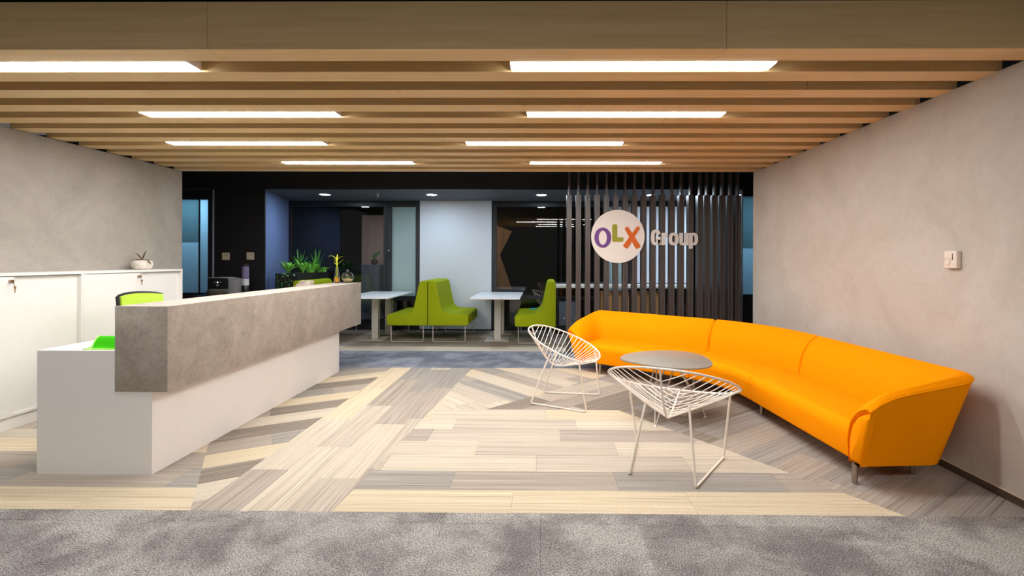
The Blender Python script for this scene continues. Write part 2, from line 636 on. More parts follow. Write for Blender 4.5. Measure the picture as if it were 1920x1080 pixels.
# grey carpet in front and blue-grey carpet in the passage behind
tiles(-4.5, 2.66, [(2.51, Y0), (2.01, 2.51), (1.51, 2.01), (1.01, 1.51), (0.01, 1.01), (-0.99, 0.01)], 0.5, carpet_f)
tiles(-5.6, 3.4, [(Y1, 6.25), (6.25, 6.75), (6.75, 7.26)], 0.5, carpet_c)
# planks under the desk, along X
planks([(-4.5, Y0), (-1.882, Y0), (-2.6, 3.86), (-4.5, 3.86)], 0, (-1.9, Y0 + 0.0), 'tgk', rows={0: 'yy', 1: 'tg', 2: 'gt', 3: 'y', 4: 'c'}, width=0.262)
planks([(-4.5, 3.86), (-2.6, 3.86), (-2.6, Y1), (-4.5, Y1)], 0, (-1.9, Y0), 'tgb')
# planks slanting away from the desk
planks([(-1.882, Y0), (-1.868, Y0), (-1.868, Y1), (-2.6, Y1), (-2.6, 3.86)], radians(30), (-2.196, 3.132), 'tgkb', shift=[0.0, 0.42, 0.7],
       rows={0: 'y', -1: 'tk', -2: 'c', -3: 't', 1: 'gt', 2: 'k', 3: 'c', 4: 'kt', 5: 'y', 6: 'gt', 7: 'k', 8: 'y', 9: 't', 10: 'g'})
# the long lane running away from the camera
planks([(-1.868, Y0), (-1.118, Y0), (-0.857, Y1), (-1.868, Y1)], radians(90), (-0.868, Y0), 'bctg',
       rows={0: 'btgt', 1: 'ctgb', 2: 'btgc', 3: 'cyyt', -1: 'btgt'}, shift=[0.55, 0.4, 0.9, 0.52])
# the middle field, along X
planks([(-1.118, Y0), (1.939, Y0), (0.70, 4.43), (-0.983, 4.43)], 0, (-0.16, Y0), 'cb', width=0.2585,
       rows={0: 'yy', 1: 'gt', 2: 'bc', 3: 'cb', 4: 'tb', 5: 'cb', 6: 'yc'}, shift=[0, 0.62, 0.13, 0.7, 0.31, 0.45, 0.2])
# behind the middle field: two slanting fans that meet along a line
planks([(-0.983, 4.43), (-0.50, 4.43), (1.11, Y1), (-0.857, Y1)], radians(-48), (-0.422, 5.934 - 0.34), 'ctyb',
       rows={0: 'gt', 1: 'yc', -1: 'yc', -2: 'tg', -3: 'cb', 2: 'tb', 3: 'cy'})
planks([(-0.50, 4.43), (0.70, 4.43), (-0.492, Y1), (1.11, Y1)][0:2] + [(0.70, 4.43), (2.62, 5.95), (2.62, Y1), (1.11, Y1)], radians(44), (0.2, 4.45), 'tgbk')
# right-hand field under the sofa
planks([(1.939, Y0), (2.64, Y0), (2.64, 5.95), (0.70, 4.43)], radians(36), (1.267, 3.665), 'tgkg',
       rows={0: 'gk', 1: 'kg', -1: 'yt', 2: 'tk', -2: 'tg', -3: 'gt'})
# dining area floor
planks([(-5.6, 7.26), (3.4, 7.26), (3.4, 7.64), (-5.6, 7.64)], 0, (0.2, 7.26), 'c', width=0.38, rows={0: 'cb'})
planks([(-5.6, 7.64), (3.4, 7.64), (3.4, 9.44), (-5.6, 9.44)], 0, (0.3, 7.64), 'kkgt', width=0.3)

# walls
wl = MB().box(-0.02, 0, -2.1, 2.1, 0, 2.453).build('wall_left', cement_l, loc=(-4.50, 4.0, 0))
tag(wl, 'grey troweled cement wall behind the white cabinets', 'wall', kind='structure')
wr = MB().box(0, 0.02, -2.4, 2.4, 0, 2.459).build('wall_right', cement_r, loc=(2.655, 3.78, 0))
tag(wr, 'beige troweled cement wall beside the orange sofa', 'wall', kind='structure')
bb = MB().box(-0.014, 0, -2.4, 2.4, 0, 0.045).build('baseboard_right', base_wood, loc=(2.655, 3.78, 0.0), bevel=0.002)
tag(bb, 'low dark wooden baseboard along the beige cement wall', 'baseboard', kind='structure')
box('top_lip', beige_plastic, -0.016, 0, -2.4, 2.4, 0.046, 0.05, bb)

# ceiling: dark soffit with timber slats hung under it
ceil = box('ceiling', void_black, -5.2, 3.4, -1.2, 6.16, 2.74, 2.80)
tag(ceil, 'dark office ceiling hung with rows of timber slats', 'ceiling', kind='structure')
SL0, PITCH, SW = 2.576, 0.3105, 0.153
for i in range(12):
    y = SL0 + PITCH * i
    seams = [-1.77, 0.966] if i % 2 == 0 else [-2.88, -0.14, 2.3]
    if i % 4 == 2:
        seams = [-0.95, 1.72]
    xs = [-4.525] + seams + [2.685]
    for a, b in zip(xs[:-1], xs[1:]):
        if a <= -4.5:
            a = -4.525
        o = box('slat', slat_wood, a + 0.0006, b - 0.0006, y, y + SW, 2.459, 2.712, None, bevel=0.0012, seg=1)
        o.parent = ceil
        o.location = Vector(o.location) - Vector(ceil.location)

# linear lights between the slats
rows_y = [(0, [-3.500, -0.180]), (3, [-3.052, -0.113]), (6, [-3.568, -0.722]), (9, [-2.962, -0.136])]
names = [('nearest row, above the carpet before the desk', 'nearest row, above the wire chairs'),
         ('second row from the front, above the reception desk', 'second row from the front, on the sofa side'),
         ('third row from the front, above the reception desk', 'third row from the front, nearer the middle'),
         ('rearmost row, on the desk side', 'rearmost row, in front of the round sign')]
for (g, xs), nm in zip(rows_y, names):
    yc = SL0 + PITCH * g + SW + (PITCH - SW) / 2
    for x, lab in zip(xs, nm):
        t = thing('linear_light', 'long white linear ceiling light in the ' + lab, 'ceiling light', (x + 0.7475, yc, 2.462), 0, 'linear ceiling lights')
        m = MB()
        m.box(-0.7475, 0.7475, -0.062, -0.056, 0, 0.09).box(-0.7475, 0.7475, 0.056, 0.062, 0, 0.09)
        m.box(-0.7475, -0.7415, -0.056, 0.056, 0, 0.09).box(0.7415, 0.7475, -0.056, 0.056, 0, 0.09)
        m.box(-0.7475, 0.7475, -0.062, 0.062, 0.09, 0.096)
        m.build('housing', white_lam, t)
        MB().box(-0.741, 0.741, -0.0555, 0.0555, -0.005, 0.004).build('diffuser', diffuser_m, t)
        for hx in (-0.5, 0.5):
            MB().tube([(hx, 0, 0.096), (hx, 0, 0.278)], 0.004, 6).build('hanger', steel, t)

# unseen linear lights added in the front corridor ceiling to brighten the foreground
for x, lab in ((-3.2, 'added white linear fill light of the front corridor on the desk side'), (-0.6, 'added white linear fill light in the middle of the front corridor'), (2.0, 'added white linear fill light of the front corridor on the sofa side')):
    t = thing('linear_light', lab, 'ceiling light', (x, -0.5, 2.70), 0, 'added fill lights of the front corridor')
    box('housing', white_lam, -0.7475, 0.7475, -0.062, 0.062, 0.012, 0.039, t)
    box('diffuser', corridor_fill_m, -0.741, 0.741, -0.0555, 0.0555, 0.0, 0.0115, t)

# passage ceiling, bulkhead and lower café ceiling
tag(box('ceiling_passage', void_black, -6.6, 3.9, 6.17, 7.84, 2.86, 2.92), 'black ceiling over the passage', 'ceiling', kind='structure')
tag(box('trim_1', black_paint, -6.6, 3.9, 7.84, 7.92, 2.484, 2.86), 'black bulkhead across the passage above the dining nook', 'bulkhead', kind='structure')
tag(box('ceiling_back', slate_ceiling, -6.6, 3.9, 7.92, 9.60, 2.484, 2.54), 'slate grey lower ceiling of the dining nook', 'ceiling', kind='structure')

# left end: black pier, blue wall, glazed partition
tag(box('wall_pier', black_paint, -5.32, -4.495, 7.93, 7.955, 0, 2.483), 'black wall pier carrying two beige thermostats', 'wall', kind='structure')
tag(MB().prism([(-4.53, 7.957), (-4.50, 7.957), (-4.88, 9.43), (-4.92, 9.43)], 0, 2.483).build('wall_blue', blue_paint),
    'blue painted side wall behind the planter', 'wall', kind='structure')
tag(box('trim_2', white_paint, -5.37, -5.335, 7.96, 8.0, 0, 2.48), 'thin white corner strip beside the black pier', 'trim', kind='structure')


def glazed(name, x0, x1, y, parts, label, cat='window'):
    t = thing(name, label, cat, ((x0 + x1) / 2, y, 0), 0, kind='structure')
    for nm, mat, a, b, z0, z1, d0, d1 in parts:
        box(nm, mat, a - (x0 + x1) / 2, b - (x0 + x1) / 2, d0, d1, z0, z1, t)
    return t


glazed('window_1', -6.3, -5.39, 8.0, [
    ('frame', black_frame, -6.3, -5.39, 2.33, 2.48, -0.02, 0.03), ('frame', black_frame, -5.46, -5.39, 0.0, 2.33, -0.02, 0.03),
    ('frame', black_frame, -5.62, -5.60, 0.8, 2.33, -0.012, 0.012),
    ('pane', frost_deep, -6.3, -5.62, 1.63, 2.33, 0, 0.01), ('frosted_film', frost_blue, -6.3, -5.62, 0.8, 1.63, 0, 0.01),
    ('side_pane', frost_blue, -5.60, -5.46, 0.8, 2.33, 0, 0.01), ('lower_shade_panel', black_frame, -6.3, -5.46, 0.0, 0.8, -0.01, 0.02)],  # dark lower panel stands in for the darkness seen through the glass
    'blue glazed partition with frosted lower half beyond the cabinets')
glazed('window_2', 3.05, 3.6, 7.80, [
    ('frame', chrome, 3.165, 3.18, 0.0, 2.48, -0.02, 0.02), ('pane', frost_deep, 3.18, 3.6, 1.55, 2.37, 0, 0.01),
    ('frosted_film', frost_blue, 3.18, 3.6, 0.82, 1.55, 0, 0.01), ('lower_shade_panel', black_frame, 3.18, 3.6, 0, 0.82, 0, 0.02),  # dark sheet in place of the unlit floor beyond the glass
    ('header', black_frame, 3.18, 3.6, 2.37, 2.48, 0, 0.02)],
    'narrow blue frosted glass strip at the end of the dark slat screen')
tag(box('wall_return', black_paint, 2.42, 3.12, 7.93, 8.0, 0, 2.483), 'dark wall behind the far end of the slat screen', 'wall', kind='structure')
tag(box('wall_far_right', black_paint, 3.62, 3.68, 6.2, 9.6, 0, 2.86), 'black end wall of the passage past the screen', 'wall', kind='structure')
tag(box('wall_far_left', black_paint, -6.4, -6.34, 6.2, 9.6, 0, 2.86), 'black end wall of the passage past the cabinets', 'wall', kind='structure')

# window wall of the dining nook (Y = 9.45)
WY = 9.45
glazed('window_3', -4.90, -2.98, WY, [
    ('frame', black_frame, -4.90, -2.98, 2.38, 2.484, -0.03, 0.05), ('frame', black_frame, -4.90, -2.98, 0, 0.07, -0.03, 0.05),
    ('frame', black_frame, -4.90, -4.84, 0.07, 2.38, -0.03, 0.05), ('frame', black_frame, -3.04, -2.98, 0.07, 2.38, -0.03, 0.05),
    ('frame', black_frame, -4.84, -3.04, 0.60, 0.66, -0.03, 0.05),
    ('pane', window_glass, -4.84, -3.04, 0.66, 2.38, 0.0, 0.012), ('lower_pane', window_glass, -4.84, -3.04, 0.07, 0.60, 0.0, 0.012)],
    'large dark window behind the planter and the far table')
dr = glazed('door_1', -2.97, -2.33, WY, [
    ('frame', black_frame, -2.97, -2.33, 2.37, 2.484, -0.04, 0.05), ('frame', black_frame, -2.97, -2.885, 0, 2.37, -0.04, 0.05),
    ('frame', black_frame, -2.415, -2.33, 0, 2.37, -0.04, 0.05), ('frame', black_frame, -2.885, -2.415, 0.56, 0.655, -0.04, 0.05),
    ('pane', frost_green, -2.885, -2.415, 0.655, 2.37, 0.0, 0.012), ('lower_pane', window_glass, -2.885, -2.415, 0.09, 0.56, 0.0, 0.012),
    ('threshold', black_frame, -2.885, -2.415, 0, 0.09, -0.04, 0.05)],
    'black framed door with a pale greenish frosted pane', 'door')
h = MB().tube([(-0.285, -0.04, 1.5), (-0.285, -0.08, 1.5), (-0.285, -0.08, 1.36)], 0.011, 8).build('door_handle', black_plastic, dr, smooth=True)
MB().lathe([(0.012, 0), (0.012, 0.02)], 12).build('lock', chrome, dr, loc=(-0.285, -0.04, 1.53), rot=(pi / 2, 0, 0))
col = box('wall_column', white_paint, -2.325, -0.955, 9.36, 9.6, 0.03, 2.483)
tag(col, 'wide white column between the dining nook windows', 'column', kind='structure')
tag(box('baseboard_column', black_paint, -2.32, -0.96, 9.37, 9.58, 0, 0.029), 'thin black base under the white column', 'baseboard', kind='structure')
glazed('window_4', -0.945, 1.72, WY, [
    ('frame', black_frame, -0.945, 1.72, 2.38, 2.484, -0.03, 0.05), ('frame', black_frame, -0.945, 1.72, 0, 0.07, -0.03, 0.05),
    ('frame', black_frame, -0.945, -0.86, 0.07, 2.38, -0.03, 0.05), ('frame', black_frame, 1.23, 1.30, 0.07, 2.38, -0.03, 0.05),
    ('frame', black_frame, 1.65, 1.72, 0.07, 2.38, -0.03, 0.05), ('frame', black_frame, -0.86, 1.23, 0.60, 0.66, -0.03, 0.05),
    ('pane', window_glass, -0.86, 1.23, 0.66, 2.38, 0.0, 0.012), ('lower_pane', window_glass, -0.86, 1.23, 0.07, 0.60, 0.0, 0.012),
    ('frosted_pane', frost_green, 1.30, 1.65, 0.07, 2.38, 0.0, 0.012)],
    'dark window reflecting the lights, behind the lone green bench')
tag(box('wall_column_screen', white_paint, 1.76, 3.06, 9.36, 9.6, 0.92, 2.376), 'white wall panel seen through the slat screen', 'wall', kind='structure')
tag(box('wall_back', black_paint, 1.73, 3.62, 9.62, 9.68, 0, 2.484), 'dark back wall behind the white panel past the screen', 'wall', kind='structure')

# dark room beyond the window
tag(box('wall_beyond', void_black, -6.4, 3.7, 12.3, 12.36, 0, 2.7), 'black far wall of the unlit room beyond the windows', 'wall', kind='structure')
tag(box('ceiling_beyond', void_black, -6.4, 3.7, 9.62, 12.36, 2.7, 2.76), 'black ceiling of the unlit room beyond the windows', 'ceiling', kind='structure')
tag(MB().prism([(-1.35, 0.70), (-0.66, 0.70), (-0.93, 1.47), (-0.66, 2.0), (-1.35, 2.25)], 11.0, 11.06, 'y').build('wall_panel', panel_wood),
    'angular wooden wall panel in the room beyond the dark window', 'panel')
bpy.data.objects['wall_panel']['kind'] = 'structure'
tp = box('partition_panel', taupe, -4.15, -3.42, 11.3, 11.36, 0, 2.38)
tag(tp, 'tall taupe partition standing beyond the window left of the door', 'partition', kind='structure')
gc = thing('storage_cabinet', 'dark grey storage cabinet seen through the window beside the frosted door', 'cabinet', (-3.72, 10.85, 0))
box('body', dusk_grey, -0.2, 0.2, -0.2, 0.2, 0.05, 1.24, gc, bevel=0.004)
box('door', dusk_grey, -0.19, -0.002, -0.218, -0.202, 0.07, 1.20, gc, bevel=0.002)
box('door', dusk_grey, 0.002, 0.19, -0.218, -0.202, 0.07, 1.20, gc, bevel=0.002)
box('plinth', black_paint, -0.19, 0.19, -0.18, 0.19, -0.0, 0.05, gc)
pp = thing('potted_plant', 'small dark potted plant on the grey cabinet beyond the window', 'plant', (-3.70, 10.85, 1.24))
MB().lathe([(0.045, 0), (0.075, 0.03), (0.08, 0.09), (0.06, 0.12)], 16).build('pot', black_plastic, pp, smooth=True)
for k, (a, l) in enumerate([(0.4, 0.2), (1.2, 0.16), (2.2, 0.12), (3.4, 0.1), (5.0, 0.15)]):
    m = MB()
    m.tube([(0, 0, 0.11), (0.3 * l * cos(a), 0.3 * l * sin(a), 0.11 + l * 0.7), (0.7 * l * cos(a), 0.7 * l * sin(a), 0.11 + l)], [0.006, 0.03, 0.004], 6)
    m.build('leaf', leaf_dark, pp, smooth=True)

# downlights
for i, (x, y, w, lab) in enumerate([(-5.75, 8.48, DOWN * 3.2, 'above the blue glazed partition'), (-3.76, 8.48, DOWN, 'above the planter'),
                                    (-1.90, 8.48, DOWN, 'in front of the white column'), (0.0, 8.48, DOWN, 'beside the slat screen, above the lone bench'),
                                    (1.88, 8.48, DOWN, 'behind the slat screen'), (3.40, 8.48, DOWN * 3.2, 'added behind the narrow frosted glass strip')]):  # the last downlight is added so the frosted strip glows
    t = thing('downlight', 'round white recessed downlight in the slate ceiling ' + lab, 'ceiling light', (x, y, 2.484), 0, 'recessed downlights of the dining nook')
    MB().ring([(0.105 * cos(2 * pi * k / 28), 0.105 * sin(2 * pi * k / 28)) for k in range(28)], [(0.085 * cos(2 * pi * k / 28), 0.085 * sin(2 * pi * k / 28)) for k in range(28)], -0.008, -0.0005, 'z').build('trim_ring', white_lam, t)
    MB().lathe([(0.084, -0.006), (0.084, -0.003)], 28).build('diffuser', down_m, t)
    ld = bpy.data.lights.new('downlight_lamp', 'AREA')
    ld.shape = 'DISK'
    ld.size = 0.16
    ld.energy = w
    ld.color = DOWN_COL
    lo = bpy.data.objects.new('downlight_lamp', ld)
    COL.objects.link(lo)
    lo.parent = t
    lo.location = (0, 0, -0.012)
# two dim fill lights without fixtures, added to show the room beyond
ld = bpy.data.lights.new('room_fill', 'AREA'); ld.shape = 'DISK'; ld.size = 0.2; ld.energy = 5; ld.color = (1, 0.85, 0.7)
lo = bpy.data.objects.new('room_fill', ld); COL.objects.link(lo); lo.location = (-1.6, 10.2, 2.66)
ld = bpy.data.lights.new('room_fill', 'AREA'); ld.shape = 'DISK'; ld.size = 0.2; ld.energy = 5; ld.color = (1, 0.9, 0.85)
lo = bpy.data.objects.new('room_fill', ld); COL.objects.link(lo); lo.location = (-3.3, 10.2, 2.66)
t = thing('sprinkler_head', 'small chrome sprinkler head hanging from the slate ceiling', 'sprinkler', (-2.81, 8.40, 2.484))
MB().lathe([(0.03, -0.004), (0.03, -0.0005)], 16).build('collar', chrome, t)
MB().lathe([(0.009, -0.05), (0.009, -0.004)], 10).lathe([(0.022, -0.054), (0.022, -0.05)], 14).build('nozzle', chrome, t)

# ================================================================== RECEPTION DESK
BX0, BX1, DX0, DX1 = -2.669, -2.335, -3.163, -2.434
NY, FY = 3.049, 5.89
d = thing('reception_desk', 'white reception desk with a thick grey cement counter along its front', 'desk', (DX1, NY, 0))
ox, oy = DX1, NY
prof = [(DX0 - ox, 0), (0, 0), (0, 0.518), (BX0 - ox, 0.518), (BX0 - ox, 0.775), (DX0 - ox, 0.775)]
MB().prism(prof, 0, 0.05, 'y').build('end_panel', white_lam, d)
MB().prism(prof, FY - NY - 0.05, FY - NY, 'y').build('end_panel', white_lam, d)
box('front_panel', white_lam, -0.05, 0, 0.0501, FY - NY - 0.0501, 0, 0.518, d)
box('desktop', white_lam, DX0 - ox, BX0 - ox - 0.0005, 0.0502, FY - NY - 0.0502, 0.74, 0.775, d, bevel=0.0015, seg=1)
box('counter_block', cement_d, BX0 - ox, BX1 - ox, -0.004, 6.34 - NY, 0.5185, 1.055, d, bevel=0.003)

# green tray on the desktop
t = thing('desk_tray', 'bright green curved desk tray on the white desktop beside the cement block', 'tray', (-2.80, 3.13, 0.775))
m = MB()
pr = [(-0.04, 0.0), (-0.036, 0.004), (-0.01, 0.006), (0.0, 0.012), (0.014, 0.036), (0.034, 0.062), (0.05, 0.07), (0.05, 0.073), (0.032, 0.066), (0.010, 0.04), (-0.006, 0.012), (-0.04, 0.008)]
outer = [(0.055, 0.0), (-0.03, 0.0), (-0.012, 0.006), (0.0, 0.014), (0.012, 0.036), (0.03, 0.06), (0.05, 0.072), (0.055, 0.072)]
MB().prism(outer, -0.082, 0.115, 'x').build('curved_panel', green_tray, t, smooth=True)
MB().box(-0.105, 0.115, -0.052, -0.031, 0, 0.006).build('front_lip', green_edge, t, bevel=0.001, seg=1)
MB().tube([(-0.086, -0.03, 0.006), (-0.086, 0.0, 0.016), (-0.086, 0.012, 0.038), (-0.086, 0.03, 0.062), (-0.086, 0.05, 0.074)], 0.004, 6).build('side_edge', green_edge, t, smooth=True)

# office chairs behind the counter
def office_chair(name, label, loc, rz, mesh_mat):
    t = thing(name, label, 'chair', loc, rz, None)
    for k in range(5):
        a = 2 * pi * k / 5 + 0.3
        lg = MB().tube([(0, 0, 0.10), (0.24 * cos(a), 0.24 * sin(a), 0.075)], [0.026, 0.016], 8).build('leg', black_plastic, t, smooth=True)
        MB().lathe([(0.012, -0.012), (0.028, -0.012), (0.028, 0.012), (0.012, 0.012)], 14).build('caster', black_plastic, lg, loc=(0.24 * cos(a), 0.24 * sin(a), 0.028), rot=(pi / 2, 0, a))
    MB().lathe([(0.028, 0.09), (0.028, 0.25), (0.018, 0.25), (0.018, 0.41)], 14).build('column', black_plastic, t)
    MB().prism(rounded([(-0.23, -0.23), (0.23, -0.23), (0.23, 0.23), (-0.23, 0.23)], 0.09), 0.41, 0.47).build('seat', green_mesh, t, bevel=0.02, seg=3)
    # the back rises at local -x, faces +x and curves round the sitter
    def sheet(th, zz, hw, grow):
        rings = []
        for j in range(9):
            y = -hw + 2 * hw * j / 8
            cx = -0.235 + 0.06 * (y / hw) ** 2
            ring = []
            for z in zz:
                lean = -0.05 * ((z - 0.55) / 0.5)
                top = 0.018 * (1 - (y / hw) ** 2) if z == zz[-1] else 0
                ring.append((cx + lean + th, y, z + top + grow))
            for z in reversed(zz):
                lean = -0.05 * ((z - 0.55) / 0.5)
                top = 0.018 * (1 - (y / hw) ** 2) if z == zz[-1] else 0
                ring.append((cx + lean - th, y, z + top + grow))
            rings.append(ring)
        return rings
    MB().loft(sheet(0.012, [0.56, 0.7, 0.85, 0.97, 1.02], 0.215, 0)).build('backrest', mesh_mat, t, smooth=True)
    fr = []
    for j in range(13):
        y = -0.225 + 0.45 * j / 12
        fr.append((-0.235 + 0.06 * (y / 0.215) ** 2 - 0.068, y, 1.022 + 0.02 * (1 - (y / 0.225) ** 2)))
    lo_, hi_ = fr[0], fr[-1]
    path = [(lo_[0] + 0.05, lo_[1], 0.58)] + [(lo_[0] + 0.02, lo_[1], 0.85)] + fr + [(hi_[0] + 0.02, hi_[1], 0.85), (hi_[0] + 0.05, hi_[1], 0.58)]
    MB().tube(path, 0.014, 8).build('back_frame', black_plastic, t, smooth=True)
    MB().tube([(-0.05, 0, 0.43), (-0.25, 0, 0.45), (-0.275, 0, 0.62)], 0.022, 8).build('back_support', black_plastic, t, smooth=True)
    return t


office_chair('office_chair', 'office chair with lime green back and black rim behind the near end of the counter', (-3.40, 4.40, 0), radians(-4), green_mesh)

# block-shaped holder on the far end of the desk
t = thing('document_holder', 'grey document holder with a slanted side behind the far end of the counter', 'holder', (-2.752, 5.72, 0.775))
MB().prism([(-0.1, 0), (0.07, 0), (0.07, 0.325), (0.005, 0.33), (-0.03, 0.325), (-0.1, 0.27)], -0.05, 0.05, 'y').build('body', cement_d, t, bevel=0.004)
MB().tube([(-0.102, -0.052, 0.27), (-0.032, -0.052, 0.327), (0.005, -0.052, 0.332)], 0.004, 6).build('rim', beige_plastic, t, smooth=True)

# bud vase with bamboo and the glass ball
t = thing('bud_vase', 'conical glass bud vase holding a lime bamboo sprig on the counter', 'vase', (-2.615, 6.25, 1.055))
MB().lathe([(0.038, 0), (0.043, 0.012), (0.034, 0.08), (0.02, 0.16), (0.017, 0.2), (0.014, 0.2), (0.017, 0.16), (0.030, 0.08), (0.037, 0.014), (0.034, 0.006)], 24).build('vase_glass', clear, t, smooth=True)
MB().lathe([(0.033, 0.008), (0.0355, 0.016), (0.031, 0.062), (0.02, 0.066)], 20).build('amber_filling', amber, t, smooth=True)
MB().tube([(0, 0, 0.068), (0.004, 0, 0.19), (0.0, 0, 0.29)], 0.007, 8).build('stem', leaf_lime, t, smooth=True)


def blade(path, w, th=0.0015):
    """leaf: a tapered, slightly folded strip along a 3-D path"""
    P = [Vector(p) for p in path]
    n = len(P)
    rings = []
    for i, p in enumerate(P):
        tg = (P[min(i + 1, n - 1)] - P[max(i - 1, 0)]).normalized()
        sd = tg.cross(Vector((0, 0, 1)))
        if sd.length < 1e-3:
            sd = Vector((1, 0, 0))
        sd.normalize()
        up = sd.cross(tg)
        u = i / (n - 1)
        ww = w * max(0.06, (sin(pi * min(1, 0.12 + u * 0.88)) ** 0.7))
        rings.append([p - sd * ww + up * ww * 0.35, p + up * th, p + sd * ww + up * ww * 0.35, p - up * th])
    m = MB()
    m.loft(rings)
    return m


def arch(a, l, rise, z0=0.0, droop=0.5, n=6, r0=0.0):
    out = []
    for i in range(n + 1):
        u = i / n
        r = r0 + l * u
        out.append((r * cos(a), r * sin(a), z0 + rise * (u - droop * u * u)))
    return out


for a, l, rise, z0, dr_, w in [(pi, 0.11, 0.17, 0.285, 0.72, 0.011), (0.1, 0.075, 0.13, 0.28, 0.6, 0.010), (0.35, 0.08, 0.10, 0.22, 0.2, 0.010), (2.9, 0.05, 0.06, 0.22, 0.3, 0.010), (1.6, 0.02, 0.13, 0.25, 0.1, 0.010), (pi + 0.3, 0.035, 0.06, 0.25, 0.1, 0.009)]:
    blade(arch(a, l, rise, z0, dr_), w).build('leaf', leaf_lime, t, smooth=True)

t = thing('glass_terrarium', 'clear glass ball terrarium with a small knob on the counter beside the vase', 'terrarium', (-2.475, 6.25, 1.055))
pf = [(0.03, 0.002)] + [(0.074 * sin(a), 0.073 - 0.074 * cos(a)) for a in [0.45 + (pi - 0.6) * k / 14 for k in range(15)]]
pin = [(0.071 * sin(a), 0.073 - 0.071 * cos(a)) for a in [pi - 0.15 - (pi - 0.6) * k / 14 for k in range(15)]] + [(0.028, 0.006)]
MB().lathe(pf + pin, 28).build('glass_ball', clear, t, smooth=True)
MB().lathe([(0.006, 0.146), (0.012, 0.152), (0.014, 0.16), (0.010, 0.168), (0.004, 0.171)], 14).build('knob', clear, t, smooth=True)
MB().lathe([(0.03, 0.008), (0.05, 0.022), (0.06, 0.04), (0.05, 0.05), (0.02, 0.056)], 18).build('filling', moss, t, smooth=True)
for k in range(5):
    a = 1.3 * k
    blade(arch(a, 0.035, 0.05, 0.052, 0.5, 4), 0.008).build('leaf', leaf_olive if k % 2 else leaf_mid, t, smooth=True)

# ================================================================== WHITE CABINETS
CX = -4.19
CZ = 1.236


def cabinet(label, y0, y1):
    t = thing('sliding_door_cabinet', label, 'cabinet', (CX, y0, 0), 0, 'white sliding-door cabinets')
    L = y1 - y0
    D = 0.305
    m = MB()
    m.box(-D, 0, 0, 0.022, 0.1, CZ - 0.024).box(-D, 0, L - 0.022, L, 0.1, CZ - 0.024)
    m.box(-D, 0, 0, L, 0.10, 0.122).box(-D, -D + 0.008, 0.022, L - 0.022, 0.122, CZ - 0.024)
    m.build('carcass', white_lam, t)
    box('cabinet_top', white_lam, -D, 0.002, 0, L, CZ - 0.0235, CZ, t, bevel=0.001, seg=1)
    box('plinth', white_lam, -D, -0.012, 0.002, L - 0.002, 0, 0.0995, t)
    dn = box('door', white_lam, -0.022, -0.006, 0.0225, L * 0.52, 0.124, CZ - 0.028, t, bevel=0.001, seg=1)
    df = box('door', white_lam, -0.046, -0.030, L * 0.48, L - 0.06, 0.124, CZ - 0.028, t, bevel=0.001, seg=1)
    df2 = box('side_filler', white_lam, -0.05, -0.034, L - 0.0595, L - 0.0225, 0.124, CZ - 0.028, t)
    zl = 1.17 - 0.124
    yl = L * 0.52 - 0.03 - (0.0225 + L * 0.52) / 2
    lk = MB().lathe([(0.013, 0), (0.013, 0.016), (0.011, 0.02)], 16).build('lock', steel, dn, loc=(0.008, yl, zl), rot=(0, pi / 2, 0))
    k = MB()
    k.tube([(0.008, yl, zl), (0.035, yl, zl)], 0.003, 6)
    k.lathe([(0.013, -0.0015), (0.013, 0.0015)], 14, (0, 0, 0))
    kk = MB()
    kk.box(0.026, 0.044, yl - 0.0015, yl + 0.0015, zl - 0.012, zl + 0.012)
    kk.tube([(0.036, yl, zl - 0.01), (0.038, yl + 0.006, zl - 0.03), (0.036, yl + 0.012, zl - 0.04)], 0.002, 6)
    kk.box(0.028, 0.046, yl + 0.0105, yl + 0.0135, zl - 0.058, zl - 0.038)
    kk.box(0.034, 0.040, yl + 0.0105, yl + 0.0135, zl - 0.09, zl - 0.058)
    kk.tube([(0.026, yl, zl), (0.036, yl, zl)], 0.004, 6)
    kk.build('key', brass, dn)
    return t


cabinet('white sliding-door cabinet cut off by the edge of the photo', 3.225, 4.452)
cabinet('white sliding-door cabinet with the stone plant pot on top', 4.454, 5.69)

t = thing('stone_pot_plant', 'small spiky plant in a white stone pot on the cabinet', 'plant', (-4.345, 5.30, CZ))
prof_ = [(0.05, 0), (0.08, 0.012), (0.094, 0.04), (0.096, 0.062), (0.088, 0.092), (0.072, 0.102), (0.062, 0.098), (0.06, 0.085)]
MB().lathe(prof_, 24).build('pot', stone_pot, t, smooth=True)
MB().lathe([(0.066, 0.086), (0.05, 0.094), (0.01, 0.096)], 16).build('soil', soil, t, smooth=True)
for a, l, rise, dr_, w in [(-0.3, 0.14, 0.07, 1.5, 0.013), (2.9, 0.11, 0.16, 0.45, 0.010), (1.2, 0.04, 0.13, 0.1, 0.014), (2.4, 0.14, 0.03, 0.9, 0.007), (4.3, 0.10, 0.06, 1.0, 0.010), (0.4, 0.09, 0.06, 0.9, 0.012), (3.5, 0.06, 0.05, 0.6, 0.009)]:
    blade(arch(a, l, rise, 0.09, dr_), w).build('leaf', leaf_olive, t, smooth=True)

# ================================================================== ORANGE SOFA
# seat front line: straight, bend, straight
near_d = Vector((-0.0617, 0.998)).normalized()
far_d = Vector((-0.772, 0.636)).normalized()
Acorner = Vector((1.782, 4.87))
T1, T2 = 0.55, 0.42
P_near = Vector((1.897, 3.03))
P_far = Acorner + far_d * 1.66
A1 = Acorner - near_d * T1
A2 = Acorner + far_d * T2
front = []
n1 = 14
for k in range(n1):
    front.append(P_near.lerp(A1, k / n1))
for k in range(17):
    u = k / 16
    front.append(A1 * (1 - u) ** 2 + Acorner * 2 * u * (1 - u) + A2 * u * u)
for k in range(1, 13):
    front.append(A2.lerp(P_far, k / 12))
